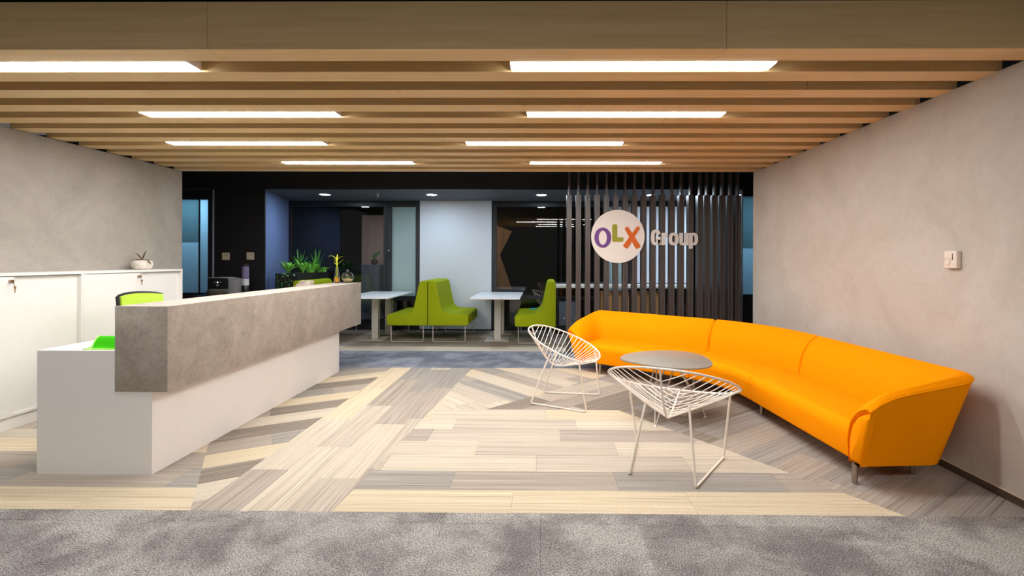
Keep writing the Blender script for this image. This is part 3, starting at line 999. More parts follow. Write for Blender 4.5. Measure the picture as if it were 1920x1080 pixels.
# resample evenly
def resample(P, step):
    L = [0]
    for a, b in zip(P[:-1], P[1:]):
        L.append(L[-1] + (b - a).length)
    n = max(2, int(L[-1] / step))
    out = []
    j = 0
    for k in range(n + 1):
        s = L[-1] * k / n
        while j < len(P) - 2 and L[j + 1] < s:
            j += 1
        t_ = (s - L[j]) / (L[j + 1] - L[j])
        out.append(P[j].lerp(P[j + 1], t_))
    return out


def normals(P):
    out = []
    for i in range(len(P)):
        t_ = (P[min(i + 1, len(P) - 1)] - P[max(i - 1, 0)]).normalized()
        out.append(Vector((t_.y, -t_.x)))   # to the right of travel = towards the back
    return out


FR = resample(front, 0.04)
FN = normals(FR)
sofa = thing('curved_sofa', 'long curved orange sofa with low back along the beige wall', 'sofa', (1.9, 4.4, 0))
so = Vector((1.9, 4.4, 0))
# split indices of the three modules
i1 = min(range(len(FR)), key=lambda i: (FR[i] - A1).length)
i2 = min(range(len(FR)), key=lambda i: (FR[i] - Vector((1.53, 5.08))).length)


def inset(ring, d):
    c = sum((Vector(p) for p in ring), Vector((0, 0, 0))) / len(ring)
    out = []
    for p in ring:
        v = c - Vector(p)
        out.append(tuple(Vector(p) + v.normalized() * min(d, v.length)))
    return out


def shift_pt(ring, dv):
    return [tuple(Vector(p) + dv) for p in ring]


def capped(rings, dirs0, dirs1, r=0.014):
    """add rounded ends to a list of section rings"""
    a = [shift_pt(inset(rings[0], r), dirs0 * 0.002), shift_pt(inset(rings[0], r * 0.3), dirs0 * r * 0.45), shift_pt(rings[0], dirs0 * r)]
    b = [shift_pt(rings[-1], -dirs1 * r), shift_pt(inset(rings[-1], r * 0.3), -dirs1 * r * 0.45), shift_pt(inset(rings[-1], r), -dirs1 * 0.002)]
    return a + rings[1:-1] + b


seat_sec = rounded([(0.02, 0.125), (0.0, 0.30), (0.035, 0.352), (0.46, 0.365), (0.50, 0.125)], [0.02, 0.06, 0.06, 0.03, 0.01], 4)
for a, b in ((0, i1), (i1, i2), (i2, len(FR) - 1)):
    rings = []
    for i in range(a, b + 1):
        rings.append([(FR[i].x + FN[i].x * o - so.x, FR[i].y + FN[i].y * o - so.y, z) for o, z in seat_sec])
    d0 = (FR[a + 1] - FR[a]).normalized().to_3d()
    d1 = (FR[b] - FR[b - 1]).normalized().to_3d()
    MB().loft(capped(rings, d0, d1)).build('seat', orange, sofa, smooth=True, angle=60)

# back + arms: a section whose inner and outer skins turn the end corners with their own radii
BI = 0.44
inner = [FR[i] + FN[i] * BI for i in range(len(FR))]
nN, nF = FN[0], FN[-1]
NA, NC = 14, 10
RI = 0.16
mid_i = [i for i in range(len(inner)) if (inner[i] - inner[0]).length > 0.30 and (inner[i] - inner[-1]).length > 0.30]


def end_curve(c0, axis_out, back_n, front_o, oa, ob, r, slope):
    """plan points from the arm's front to past the corner, for one height of the section"""
    corner_p = c0 + axis_out * oa + back_n * ob
    start = c0 - back_n * (BI - front_o) + axis_out * oa
    pts = []
    a = corner_p - back_n * r
    b_ = corner_p - axis_out * r
    for k in range(NA):
        u = (k / NA) ** 1.6
        pts.append(start.lerp(a, u) + back_n * (slope * (1 - u) ** 2))
    for k in range(NC + 1):
        u = k / NC
        pts.append(a * (1 - u) ** 2 + corner_p * 2 * u * (1 - u) + b_ * u * u)
    return pts


def level(oa, ob, r, slope):
    near = end_curve(inner[0], -near_d, nN, -0.012, oa, ob, r, slope)
    far = end_curve(inner[-1], far_d, nF, -0.012, oa, ob, r, slope)
    mids = [inner[i] + FN[i] * ob for i in mid_i]
    return near + mids + far[::-1]


M_ = 2 * (NA + NC + 1) + len(mid_i)


def height_u(i):
    k = min(i, M_ - 1 - i)
    u = max(0.0, min(1.0, 0.8 * (k / NA) ** 1.6 if k < NA else 0.8 + 0.2 * (k - NA) / (NC * 0.5)))
    return u


def build_rings():
    rings = [[] for _ in range(M_)]
    H1, H0 = 0.70, 0.565
    # offsets (arm, back), corner radius and height of each corner of the section, as fractions of H above the base
    sec = rounded([(0.0, 0.0), (0.0, 0.40), (0.14, 0.68), (0.48, 0.90), (0.86, 1.0), (1.0, 0.955), (0.45, 0.0)],
                  [0.01, 0.10, 0.12, 0.14, 0.07, 0.03, 0.02], 4)
    for o, h in sec:
        outer_side = o - 0.45 - 0.55 * h          # ~0 on the outer skin
        r = 0.11 if outer_side > -0.12 else RI
        sl = -0.022 * h
        P = level(o * 0.205, o * 0.212, r, sl)
        for i in range(M_):
            u = height_u(i)
            H = H0 + (H1 - H0) * u
            kk_ = (min(i, M_ - 1 - i) / NA) ** 1.6 * 0.36 / 0.15
            if kk_ < 1:
                H -= 0.095 * (1 - sqrt(1 - (1 - kk_) ** 2))
            rings[i].append((P[i].x - so.x, P[i].y - so.y, 0.125 + h * (H - 0.125)))
    return rings


BR = build_rings()
off0 = NA + NC + 1
j1 = off0 + min(range(len(mid_i)), key=lambda k: abs(mid_i[k] - i1))
j2 = off0 + min(range(len(mid_i)), key=lambda k: abs(mid_i[k] - i2))


def ring_c(r_):
    return sum((Vector(p) for p in r_), Vector((0, 0, 0))) / len(r_)


for a, b in ((0, j1), (j1, j2), (j2, M_ - 1)):
    rings = BR[a:b + 1]
    d0 = (ring_c(rings[1]) - ring_c(rings[0])); d0.z = 0; d0.normalize()
    d1 = (ring_c(rings[-1]) - ring_c(rings[-2])); d1.z = 0; d1.normalize()
    MB().loft(capped(rings, d0, d1, 0.034 if a == 0 or b == M_ - 1 else 0.014)).build('backrest', orange, sofa, smooth=True, angle=60)
# piping seam round the outer face of each arm: up its front edge, then along the top
KT = 5 * 5 + 3
for seq in (BR[0:NA + 8], BR[::-1][0:NA + 8]):
    d0 = (ring_c(seq[1]) - ring_c(seq[0])); d0.z = 0; d0.normalize()
    lift = [Vector(p) + d0 * 0.034 for p in seq[0]]
    pts = [lift[6 * 5 + 3].lerp(lift[KT], t_ / 6) for t_ in range(6)] + [Vector(r_[KT]) for r_ in seq[2:]]
    MB().tube(pts, 0.0055, 6).build('piping', orange, sofa, smooth=True)
legpts = [FR[0] + near_d * -0.03 + nN * 0.01, FR[0] + near_d * 0.08 + nN * 0.47, FR[i1] + FN[i1] * 0.12, FR[i1] + FN[i1] * 0.45, FR[i2] + FN[i2] * 0.12, FR[i2] + FN[i2] * 0.45,
          FR[-1] - far_d * 0.22 + nF * 0.05, FR[-1] - far_d * 0.16 + nF * 0.46]
for k, p in enumerate(legpts):
    z1 = 0.1305
    MB().lathe([(0.016, 0), (0.016, z1)], 14).build('leg', steel, sofa, smooth=True, loc=(p.x - so.x, p.y - so.y, 0))

# ================================================================== COFFEE TABLE
t = thing('coffee_table', 'low coffee table with an oval grey top between the wire chairs and sofa', 'table', (1.10, 4.31, 0))
top = [(0.699, 4.342), (0.764, 4.498), (0.878, 4.613), (1.035, 4.69), (1.184, 4.719), (1.322, 4.69), (1.425, 4.60), (1.474, 4.446), (1.462, 4.223), (1.429, 4.103), (1.373, 4.009), (1.273, 3.947), (1.15, 3.935), (1.036, 3.965), (0.896, 4.05), (0.79, 4.147), (0.722, 4.24)]
tp_ = [(p.x - 1.10, p.y - 4.31) for p in smooth_path([(x, y, 0) for x, y in top], 4, True)]
MB().prism(tp_, 0.478, 0.49).build('table_top', grey_top, t, bevel=0.002, seg=2)
feet = [(0.931, 3.999), (1.415, 4.242), (0.96, 4.55)]
cxy = (sum(f[0] for f in feet) / 3, sum(f[1] for f in feet) / 3)
for fx, fy in feet:
    a0 = atan2(fy - cxy[1], fx - cxy[0])
    lg = MB()
    fxl, fyl = fx - 1.10, fy - 4.31
    cxl, cyl = cxy[0] - 1.10, cxy[1] - 4.31
    for sgn in (-1, 1):
        b = a0 + sgn * 0.9
        lg.tube([(fxl + sgn * 0.006 * -sin(a0), fyl + sgn * 0.006 * cos(a0), 0.018), (cxl + 0.10 * cos(b), cyl + 0.10 * sin(b), 0.474)], 0.0062, 8)
    o = lg.build('leg', silver_leg, t, smooth=True)
    MB().lathe([(0.013, 0), (0.013, 0.006), (0.006, 0.012), (0.006, 0.02)], 12).build('foot', chrome, o, loc=(fxl, fyl, 0))
MB().lathe([(0.12, 0.472), (0.12, 0.4775)], 24, (cxy[0] - 1.10, cxy[1] - 4.31, 0)).build('mount_plate', silver_leg, t)

# ================================================================== WIRE CHAIRS
def wire_chair():
    """origin on the floor, faces +Y"""
    t = thing('wire_chair', None, 'chair', (0, 0, 0), 0, 'white wire lounge chairs')

    def rim(th):
        # th = 0 at the back, pi at the front; lies in a sloping plane
        c, s_ = cos(th), sin(th)
        y = -0.345 * c if c > 0 else -0.315 * c
        x = 0.425 * (abs(s_) ** 0.86) * (1 if s_ >= 0 else -1)
        y += 0.03 * s_ * s_
        z = 0.555 - 0.43 * y
        return Vector((x, y, z))
    spine = smooth_path([(0, -0.345, 0.703), (0, -0.298, 0.575), (0, -0.215, 0.425), (0, -0.13, 0.348), (0, -0.04, 0.335), (0, 0.09, 0.362), (0, 0.20, 0.392), (0, 0.315, 0.420)], 8)
    L = [0]
    for a, b in zip(spine[:-1], spine[1:]):
        L.append(L[-1] + (b - a).length)

    def sp(u):
        s_ = u * L[-1]
        for i in range(len(L) - 1):
            if L[i + 1] >= s_:
                return spine[i].lerp(spine[i + 1], (s_ - L[i]) / (L[i + 1] - L[i]))
        return spine[-1]
    MB().tube([rim(2 * pi * k / 72) for k in range(72)], 0.0068, 8, True).build('rim', white_powder, t, smooth=True)
    MB().tube(spine, 0.0062, 8).build('spine', white_powder, t, smooth=True)
    knots = [(20, 0.10), (30, 0.19), (55, 0.40), (80, 0.50), (105, 0.57), (132, 0.66), (155, 0.80), (172, 0.95)]

    def smap(d):
        for (a, u), (b, v) in zip(knots[:-1], knots[1:]):
            if d <= b:
                return u + (v - u) * (d - a) / (b - a)
        return knots[-1][1]
    nv = 21
    for sgn in (1, -1):
        for k in range(nv):
            d = 20 + (170 - 20) * k / (nv - 1)
            a = sp(smap(d))
            b = rim(radians(d) * sgn)
            m_ = (a + b) / 2
            out = Vector((sgn * 0.012, -0.004 if d < 80 else 0.0, -0.018 if d > 60 else -0.006)) * min(1, (b - a).length / 0.3)
            pts = [a * (1 - u) ** 2 + (m_ + out) * 2 * u * (1 - u) + b * u * u for u in [q / 5 for q in range(6)]]
            MB().tube(pts, 0.0033, 6).build('wire', white_powder, t, smooth=True)
    # two sled sides, closer together at the back
    for sgn in (1, -1):
        rear = Vector((sgn * 0.20, -0.285, 0.009))
        frn = Vector((sgn * 0.30, 0.27, 0.009))
        rt = Vector((sgn * 0.135, -0.13, 0.443))
        ft = rim(radians(128) * sgn) + Vector((0, 0, -0.01))

        def bend(p, q, r, rr=0.02):
            d1, d2 = (p - q).normalized(), (r - q).normalized()
            return [q + d1 * rr, q + (d1 + d2) * rr * 0.25, q + d2 * rr]
        path = [rt] + bend(rt, rear, frn) + bend(rear, frn, ft) + [ft]
        sl = MB().tube(path, 0.0075, 8).build('leg', white_powder, t, smooth=True)
        for p in (rear.lerp(frn, 0.04), rear.lerp(frn, 0.96)):
            MB().lathe([(0.008, 0), (0.009, 0.003), (0.009, 0.006)], 10).build('glide', steel, sl, loc=(p.x, p.y, 0))
    return t


c1 = wire_chair()
tag(c1, 'white wire lounge chair seen from its side, nearest the green benches')
c1.location = (0.237, 4.711, 0)
c1.rotation_euler = (0, 0, -(pi / 2 + atan2(0.17, 0.532)))
c2 = copy_tree(c1)
tag(c2, 'white wire lounge chair seen from behind, nearest the camera')
c2.location = (0.862, 3.254, 0)
c2.rotation_euler = (0, 0, -atan2(0.252, 0.519))

# ================================================================== SLAT SCREEN AND SIGN
SY = 7.2
scr = thing('slat_screen', 'dark brown vertical slat screen behind the sofa carrying the round sign', 'screen', (1.6, SY, 0))
xs = [0.404 + 0.136 * i for i in range(15)] + [2.41, 2.52, 2.63, 2.747, 2.856]
for x in xs:
    sl = MB().box(-0.037, -0.014, -0.06, 0.06, 0, 2.305).box(0.014, 0.037, -0.06, 0.06, 0, 2.305).build('slat', screen_brown, scr, bevel=0.0015, seg=1, loc=(x - 1.6, 0, 0))
    MB().box(-0.0135, 0.0135, -0.052, 0.03, 0, 2.855).build('post', screen_brown, sl)

sign = thing('round_sign', 'round cream sign disc with purple, green and orange letters on the slat screen', 'sign', (1.107, SY - 0.062, 1.698))
R = 0.387
MB().lathe([(R - 0.003, 0.0), (R, 0.003), (R, 0.025), (R - 0.003, 0.028)], 64).build('disc', logo_cream, sign, smooth=True, rot=(pi / 2, 0, 0), angle=30)


def ell(cx, cy, rx, ry, n=40, p=2.0):
    out = []
    for k in range(n):
        a = 2 * pi * k / n
        c, s_ = cos(a), sin(a)
        out.append((cx + rx * abs(c) ** (2 / p) * (1 if c >= 0 else -1), cy + ry * abs(s_) ** (2 / p) * (1 if s_ >= 0 else -1)))
    return out


def sc(pts):
    return [(x * R, y * R) for x, y in pts]


MB().ring(sc(ell(-0.568, -0.042, 0.312, 0.374)), sc(ell(-0.568, -0.05, 0.153, 0.266)), -0.04, -0.0285).build('letter', logo_purple, sign, smooth=True, angle=30)
MB().prism(sc(rounded([(-0.214, -0.19), (0.2, -0.19), (0.2, -0.035), (-0.03, -0.035), (-0.03, 0.45), (-0.214, 0.45)], [0.05, 0.05, 0.05, 0.02, 0.06, 0.06], 4)), -0.04, -0.0285, 'y').build('letter', logo_green, sign)


def stroke(a, b, wa, wb, r=0.05):
    a, b = Vector(a), Vector(b)
    d_ = (b - a).normalized()
    n_ = Vector((-d_.y, d_.x))
    return rounded([tuple(a + n_ * wa / 2), tuple(a - n_ * wa / 2), tuple(b - n_ * wb / 2), tuple(b + n_ * wb / 2)], r, 4)


m = MB()
m.prism(sc(stroke((0.30, 0.34), (0.76, -0.42), 0.15, 0.2)), -0.04, -0.0285, 'y')
m.prism(sc(stroke((0.77, 0.36), (0.26, -0.41), 0.125, 0.2)), -0.0395, -0.0285, 'y')
m.build('letter', logo_orange, sign)

letters = thing('sign_lettering', 'cream condensed lettering fixed to the slat screen beside the round disc', 'sign', (1.584, SY - 0.062, 1.575))
W = 0.051
XH, CH = 0.176, 0.222


def arc_band(cx, cy, rx, ry, t0, t1, w, n=18, p=2.6):
    o, i_ = [], []
    for k in range(n + 1):
        a = t0 + (t1 - t0) * k / n
        c, s_ = cos(a), sin(a)
        sx = abs(c) ** (2 / p) * (1 if c >= 0 else -1)
        sy = abs(s_) ** (2 / p) * (1 if s_ >= 0 else -1)
        o.append((cx + rx * sx, cy + ry * sy))
        i_.append((cx + (rx - w) * sx, cy + (ry - w * 0.8) * sy))
    return o, i_


def band(m, o, i_, a, b):
    n = len(o)
    vs = [(p[0], a, p[1]) for p in o] + [(p[0], a, p[1]) for p in i_] + [(p[0], b, p[1]) for p in o] + [(p[0], b, p[1]) for p in i_]
    fs = []
    for k in range(n - 1):
        fs += [(k, k + 1, n + k + 1, n + k), (2 * n + k, 3 * n + k, 3 * n + k + 1, 2 * n + k + 1), (k, 2 * n + k, 2 * n + k + 1, k + 1), (n + k, n + k + 1, 3 * n + k + 1, 3 * n + k)]
    fs += [(0, n, 3 * n, 2 * n), (n - 1, 3 * n - 1, 4 * n - 1, 2 * n - 1)]
    m.add(vs, fs)


A_, B_ = -0.028, 0.0
# G
m = MB()
o, i_ = arc_band(0.071, CH / 2, 0.071, CH / 2 + 0.003, radians(20), radians(345), W)
band(m, o, i_, A_, B_)
m.box(0.072, 0.142, A_, B_, 0.082, 0.118).box(0.102, 0.142, A_, B_, 0.004, 0.0825)
m.build('letter', logo_cream, letters)
# r
m = MB()
m.box(0.154, 0.154 + W, A_, B_, 0, XH)
o, i_ = arc_band(0.245, XH - 0.062, 0.048, 0.064, radians(95), radians(178), 0.042, 8)
band(m, o, i_, A_ + 0.0005, B_)
m.build('letter', logo_cream, letters)
# o
m = MB()
m.ring(ell(0.330, XH / 2, 0.070, XH / 2 + 0.003, 40, 2.6), ell(0.330, XH / 2, 0.024, XH / 2 - 0.036, 40, 2.6), A_, B_)
m.build('letter', logo_cream, letters)
# u
m = MB()
m.box(0.411, 0.411 + W, A_, B_, 0.05, XH).box(0.494, 0.494 + W, A_, B_, 0, XH)
o, i_ = arc_band(0.466, 0.058, 0.055, 0.061, radians(180), radians(350), 0.044, 12)
band(m, o, i_, A_ + 0.0005, B_)
m.build('letter', logo_cream, letters)
# p
m = MB()
m.box(0.551, 0.551 + W, A_, B_, -0.05, XH)
o, i_ = arc_band(0.612, XH / 2, 0.068, XH / 2 + 0.003, radians(-140), radians(140), 0.046)
band(m, o, i_, A_ + 0.0005, B_)
m.build('letter', logo_cream, letters)

# ================================================================== DINING NOOK
def bench():
    """origin at the near end of the backrest, seat towards +X, length along +Y"""
    t = thing('upholstered_bench', None, 'bench', (0, 0, 0), 0, 'green benches of the dining nook')
    sec = rounded([(0.0, 0.275), (0.66, 0.275), (0.665, 0.455), (0.30, 0.462), (0.215, 0.53), (0.125, 1.005), (0.012, 1.01), (0.0, 0.98)], [0.012, 0.035, 0.035, 0.10, 0.10, 0.045, 0.02, 0.01], 5)
    LN = 1.15
    m = MB()
    rings = [[(x, y, z) for x, z in sec] for y in (0.014, LN - 0.014)]
    r0 = inset(rings[0], 0.011)
    r1 = inset(rings[1], 0.011)
    m.loft([[(p[0], 0.0, p[2]) for p in r0], [(p[0], 0.004, p[2]) for p in inset(rings[0], 0.004)]] + rings + [[(p[0], LN - 0.004, p[2]) for p in inset(rings[1], 0.004)], [(p[0], LN, p[2]) for p in r1]])
    m.build('upholstery', green, t, smooth=True, angle=50)
    for y in (0.05, LN - 0.05):
        MB().tube([(0.075, y, 0.28), (0.075, y, 0.03), (0.09, y, 0.008), (0.11, y, 0.0075), (0.57, y, 0.0075), (0.59, y, 0.008), (0.605, y, 0.03), (0.605, y, 0.28)], 0.0075, 8).build('leg', chrome, t, smooth=True)
    return t


b = bench()
b.location = (-1.853, 8.0, 0)
tag(b, 'green bench facing the second table, its back to its twin')
for x, y, flip, lab in [(-1.863, 9.15, True, 'green bench facing the first table, its back to its twin'),
                        (0.235, 9.05, True, 'lone green bench on the sofa side of the second table'),
                        (-3.97, 7.80, False, 'green bench mostly hidden by the reception counter')]:
    q = copy_tree(b)
    q.location = (x, y, 0)
    q.rotation_euler = (0, 0, pi if flip else 0)
    tag(q, lab)


def cafe_table():
    t = thing('pedestal_table', None, 'table', (0, 0, 0), 0, 'white tables of the dining nook')
    box('table_top', white_table, -0.4, 0.4, -0.76, 0.76, 0.725, 0.75, t, bevel=0.004)
    for y in (-0.17, 0.55):
        lg = box('leg', silver_leg, -0.055, 0.055, y - 0.05, y + 0.05, 0.012, 0.7248, t, bevel=0.002, seg=1)
        MB().box(-0.2, 0.2, -0.24, 0.2, -0.012, 0).build('base_plate', silver_leg, lg, bevel=0.002, seg=1)
    return t


ct = cafe_table()
ct.location = (-0.74, 8.54, 0)
tag(ct, 'white pedestal table beside the lone green bench, in front of the white column')
c3 = copy_tree(ct)
c3.location = (-2.83, 8.54, 0)
tag(c3, 'white pedestal table at the far end of the reception counter')

t = thing('blue_box', 'small bright blue box lying on the lone green bench', 'box', (-0.13, 8.86, 0.463))
MB().box(-0.07, 0.03, -0.03, 0.03, 0, 0.022).build('body', plain('cyan_card', (40, 190, 220), rough=0.5, var=0.03), t, bevel=0.002)
MB().box(0.04, 0.12, -0.03, 0.03, 0, 0.018).build('flap', plain('teal_card', (50, 140, 140), rough=0.5, var=0.03), t, bevel=0.002)

# long bar ledge, wooden cabinets and dark drawers behind the screen
t = thing('window_bar', 'long white bar ledge under the window behind the slat screen', 'counter', (1.65, 9.14, 0))
box('ledge', white_lam, -1.40, 1.40, -0.2, 0.18, 0.845, 0.905, t, bevel=0.003)
for x in (-1.36, 0.0, 1.36):
    box('bracket', black_frame, x - 0.02, x + 0.02, -0.12, 0.16, 0.0, 0.8445, t)
for k, (x0, x1, mat, lab) in enumerate([(1.09, 1.61, panel_wood, 'wooden low cabinet below the bar ledge, nearer the green bench'), (1.70, 2.22, panel_wood, 'wooden low cabinet below the bar ledge, farther from the green bench')]):
    q = thing('low_cabinet', lab, 'cabinet', ((x0 + x1) / 2, 9.12, 0), 0, 'low cabinets under the bar ledge')
    w = (x1 - x0) / 2
    box('body', mat, -w, w, -0.12, 0.16, 0, 0.79, q, bevel=0.002, seg=1)
    dl = box('door', mat, -w + 0.004, -0.002, -0.139, -0.121, 0.02, 0.76, q, bevel=0.001, seg=1)
    dr2 = box('door', mat, 0.002, w - 0.004, -0.139, -0.121, 0.02, 0.76, q, bevel=0.001, seg=1)
    MB().lathe([(0.011, 0), (0.011, 0.016)], 12).build('lock', chrome, dr2, loc=(-w / 2 + 0.04, -0.009, 0.5), rot=(pi / 2, 0, 0))
q = thing('drawer_unit', 'dark grey drawer unit with two chrome knobs under the bar ledge', 'drawers', (0.52, 9.1, 0))
box('body', black_frame, -0.2, 0.2, -0.12, 0.16, 0, 0.60, q, bevel=0.003)
for x0, x1 in ((-0.195, -0.003), (0.003, 0.195)):
    dd = box('door', dusk_grey, x0, x1, -0.136, -0.121, 0.16, 0.585, q, bevel=0.001, seg=1)
    MB().lathe([(0.012, 0), (0.015, 0.012), (0.010, 0.018)], 12).build('knob', chrome, dd, loc=(0, -0.008, 0.13), rot=(pi / 2, 0, 0), smooth=True)

# small wire chair far behind the bench is another white wire chair, mostly hidden
c4 = copy_tree(c1)
c4.location = (0.16, 10.6, 0)
c4.rotation_euler = (0, 0, radians(-100))
tag(c4, 'wire lounge chair in the unlit room behind the lone green bench')

# ---- planter and plants
PX0, PX1, PY0, PY1 = -4.36, -4.0, 8.0, 9.2
t = thing('planter_box', 'long black planter box full of green plants beside the blue wall', 'planter', ((PX0 + PX1) / 2, PY0, 0))
w = (PX1 - PX0) / 2
m = MB()
m.box(-w, w, 0, 0.02, 0, 1.12).box(-w, w, PY1 - PY0 - 0.02, PY1 - PY0, 0, 1.12).box(-w, -w + 0.02, 0.02, PY1 - PY0 - 0.02, 0, 1.12).box(w - 0.02, w, 0.02, PY1 - PY0 - 0.02, 0, 1.12).box(-w, w, 0, PY1 - PY0, 0, 0.02)
m.build('box', black_paint, t)
box('soil', soil, -w + 0.021, w - 0.021, 0.021, PY1 - PY0 - 0.021, 1.0, 1.118, t)
rp = random.Random(3)
for (x, y, hh, nb, lab) in [(-4.24, 8.55, 0.50, 16, 'spiky dark green plant in the planter, nearer the blue wall'), (-4.12, 8.95, 0.54, 16, 'spiky dark green plant in the planter, at its far end')]:
    q = thing('spiky_plant', lab, 'plant', (x, y, 1.12), 0, 'spiky plants in the planter')
    for k in range(nb):
        a = 2.4 * k + rp.uniform(-.3, .3)
        u = k / nb
        l = rp.uniform(0.16, 0.28) * (0.25 + 0.75 * (1 - u))
        blade(arch(a, l, hh * rp.uniform(0.75, 1.0) * (0.75 + 0.25 * u), 0, rp.uniform(0.15, 0.45) * (1 - u * 0.7)), 0.014).build('leaf', leaf_dark, q, smooth=True)
for (x, y, hh, lab) in [(-4.26, 8.22, 0.24, 'broad-leaved light green plant at the near end of the planter'), (-4.10, 8.40, 0.27, 'broad-leaved light green plant in the front row of the planter'), (-4.09, 8.72, 0.25, 'broad-leaved light green plant in the middle of the planter')]:
    q = thing('broadleaf_plant', lab, 'plant', (x, y, 1.12), 0, 'broad-leaved plants in the planter')
    for k in range(17):
        a = 2.4 * k + rp.uniform(-.3, .3)
        l = rp.uniform(0.10, 0.19)
        blade(arch(a, l, hh * rp.uniform(0.8, 1.35), 0, rp.uniform(0.25, 0.55)), rp.uniform(0.02, 0.03)).build('leaf', leaf_mid, q, smooth=True)
for (x, y, lab) in [(-4.05, 9.02, 'low bushy fern at the far end of the planter'), (-4.06, 8.58, 'low bushy fern spilling over the middle of the planter rim')]:
    q = thing('low_fern', lab, 'plant', (x, y, 1.12), 0, 'low ferns in the planter')
    m = MB()
    for k in range(70):
        a = rp.uniform(0, 2 * pi)
        rr = rp.uniform(0, 0.08)
        bl = blade([(p[0] + rr * cos(a * 3), p[1] + rr * sin(a * 3), p[2]) for p in arch(a, rp.uniform(0.03, 0.10), rp.uniform(0.1, 0.2), 0, 0.5, 4)], 0.008)
        m.add(bl.v, bl.f)
    fo = m.build('foliage', leaf_mid, q, smooth=True)
    fo['kind'] = 'stuff'
q = thing('trailing_ivy', 'dark trailing ivy hanging over the near end of the planter', 'plant', (-4.26, 8.0, 1.12))
for k in range(30):
    dz = -rp.uniform(-0.06, 0.34)
    x = rp.uniform(-0.09, 0.22) * (1 if dz > -0.15 else 0.55)
    a = rp.uniform(pi + 0.3, 2 * pi - 0.3)
    blade([(x, -0.012, dz), (x + 0.02 * cos(a), -0.03, dz - 0.006), (x + 0.045 * cos(a), -0.045, dz - 0.03)], rp.uniform(0.014, 0.022)).build('leaf', leaf_dark, q, smooth=True)
m = MB()
for x in (-0.06, 0.0, 0.06, 0.13):
    m.tube([(x, 0.10, -0.03), (x, 0.0, 0.014), (x, -0.012, -0.02), (x + 0.02, -0.012, -0.30)], 0.003, 5)
m.build('stem', leaf_dark, q, smooth=True)

# ---- coffee corner in front of the black pier
t = thing('sideboard', 'black sideboard under the coffee machine', 'sideboard', (-4.85, 7.62, 0))
box('body', black_paint, -0.42, 0.42, -0.22, 0.22, 0.06, 0.78, t, bevel=0.003)
box('top', black_frame, -0.44, 0.44, -0.24, 0.23, 0.7805, 0.80, t, bevel=0.002)
box('plinth', black_plastic, -0.40, 0.40, -0.2, 0.2, 0.0, 0.0595, t)
for s_ in (-1, 1):
    dd = box('door', black_paint, min(0.003 * s_, 0.415 * s_), max(0.003 * s_, 0.415 * s_), -0.238, -0.221, 0.07, 0.77, t, bevel=0.001, seg=1)
t = thing('coffee_machine', 'black and silver coffee machine behind the reception counter', 'appliance', (-4.90, 7.62, 0.80))
box('front_panel', black_plastic, -0.20, 0.10, -0.17, -0.14, 0.10, 0.262, t, bevel=0.004)
box('body', grey_plastic, -0.20, 0.10, -0.139, 0.16, 0.0, 0.262, t, bevel=0.006)
box('drip_tray', steel, -0.205, 0.105, -0.19, -0.1395, 0.0, 0.075, t, bevel=0.003)
box('lid', chrome, -0.19, 0.04, -0.165, 0.15, 0.2625, 0.274, t, bevel=0.003)
box('side_tank', grey_plastic, 0.101, 0.25, -0.15, 0.14, 0.0, 0.25, t, bevel=0.01)
for x, r_ in ((-0.09, 0.007), (-0.045, 0.009), (0.0, 0.007)):
    MB().lathe([(r_, 0), (r_, 0.004)], 12).build('button', led_m if x == -0.045 else chrome, t, loc=(x, -0.1702, 0.20), rot=(pi / 2, 0, 0))
MB().lathe([(0.018, 0), (0.018, 0.006)], 16).build('dial', grey_plastic, t, loc=(-0.045, -0.1702, 0.155), rot=(pi / 2, 0, 0))
t = thing('cup_dispenser', 'tall violet and white stack of paper cups with a black lid', 'cups', (-4.56, 7.52, 0.80))
MB().lathe([(0.05, 0), (0.055, 0.02), (0.055, 0.14), (0.05, 0.15)], 20).build('base', black_plastic, t, smooth=True)
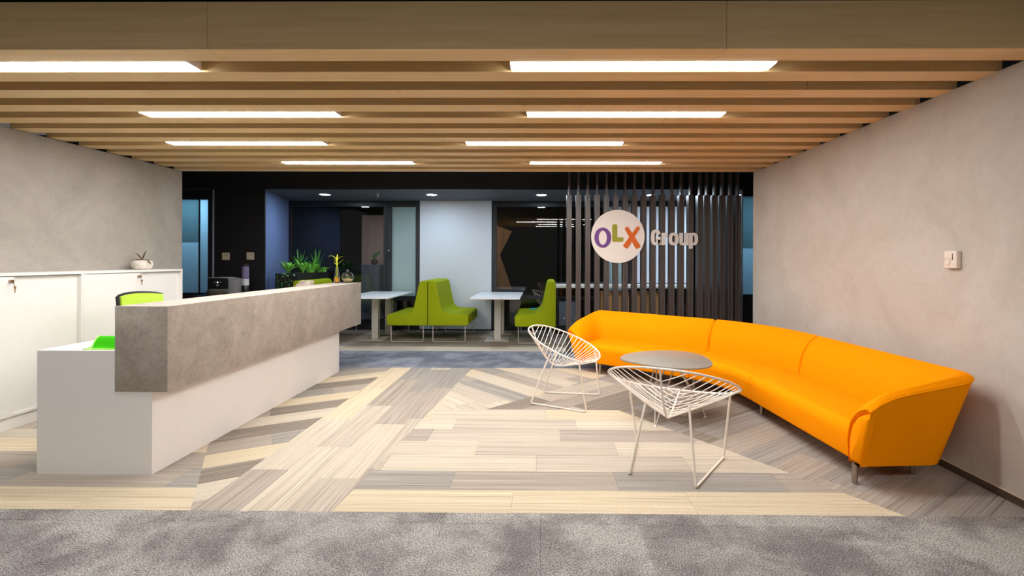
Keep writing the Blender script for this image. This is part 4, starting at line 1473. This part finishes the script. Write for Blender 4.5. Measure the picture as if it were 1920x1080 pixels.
MB().lathe([(0.049, 0.1505), (0.049, 0.25)], 20).build('cup_stack', white_paint, t, smooth=True)
MB().lathe([(0.0495, 0.2505), (0.0495, 0.44)], 20).build('cup_stack', cup_violet, t, smooth=True)
MB().lathe([(0.046, 0.4405), (0.046, 0.475), (0.03, 0.485)], 20).build('lid', black_plastic, t, smooth=True)


# ---- thermostats
def thermostat(name, label, loc, rz, w, h_, d_, mat, group=None):
    """origin at the wall, faces -Y"""
    t = thing(name, label, 'thermostat', loc, rz, group)
    box('housing', mat, -w / 2, w / 2, -d_, -0.0005, -h_ / 2, h_ / 2, t, bevel=0.006, seg=3)
    MB().lathe([(w * 0.2, 0), (w * 0.2, 0.004), (w * 0.17, 0.006)], 20).build('dial', mat, t, loc=(-w * 0.18, -d_, -h_ * 0.16), rot=(pi / 2, 0, 0), smooth=True)
    box('slider_slot', dark_mark, w * 0.16, w * 0.22, -d_ - 0.001, -d_ + 0.001, h_ * 0.02, h_ * 0.34, t)
    MB().prism([(w * 0.12, h_ * 0.06), (w * 0.19, -h_ * 0.02), (w * 0.26, h_ * 0.06)], -d_ - 0.002, -d_ + 0.001, 'y').build('pointer', dark_mark, t)
    for k in range(5):
        a = radians(30 + 30 * k)
        MB().lathe([(0.002, 0), (0.002, 0.0015)], 8).build('tick', dark_mark, t, loc=(-w * 0.18 + w * 0.3 * cos(a), -d_, -h_ * 0.16 + w * 0.3 * sin(a)), rot=(pi / 2, 0, 0))
    return t


# local -Y must point to -X on the right wall
thermostat('wall_thermostat', 'ivory wall thermostat on the beige cement wall above the sofa', (2.655, 3.175, 1.362), -pi / 2, 0.098, 0.112, 0.032, ivory)
thermostat('wall_thermostat', 'beige wall thermostat on the black pier, farther from the blue wall', (-5.12, 7.93, 1.40), 0, 0.115, 0.12, 0.03, beige_plastic, 'thermostats on the black pier')
thermostat('wall_thermostat', 'beige wall thermostat on the black pier, above the paper cups', (-4.72, 7.93, 1.405), 0, 0.115, 0.12, 0.03, beige_plastic, 'thermostats on the black pier')
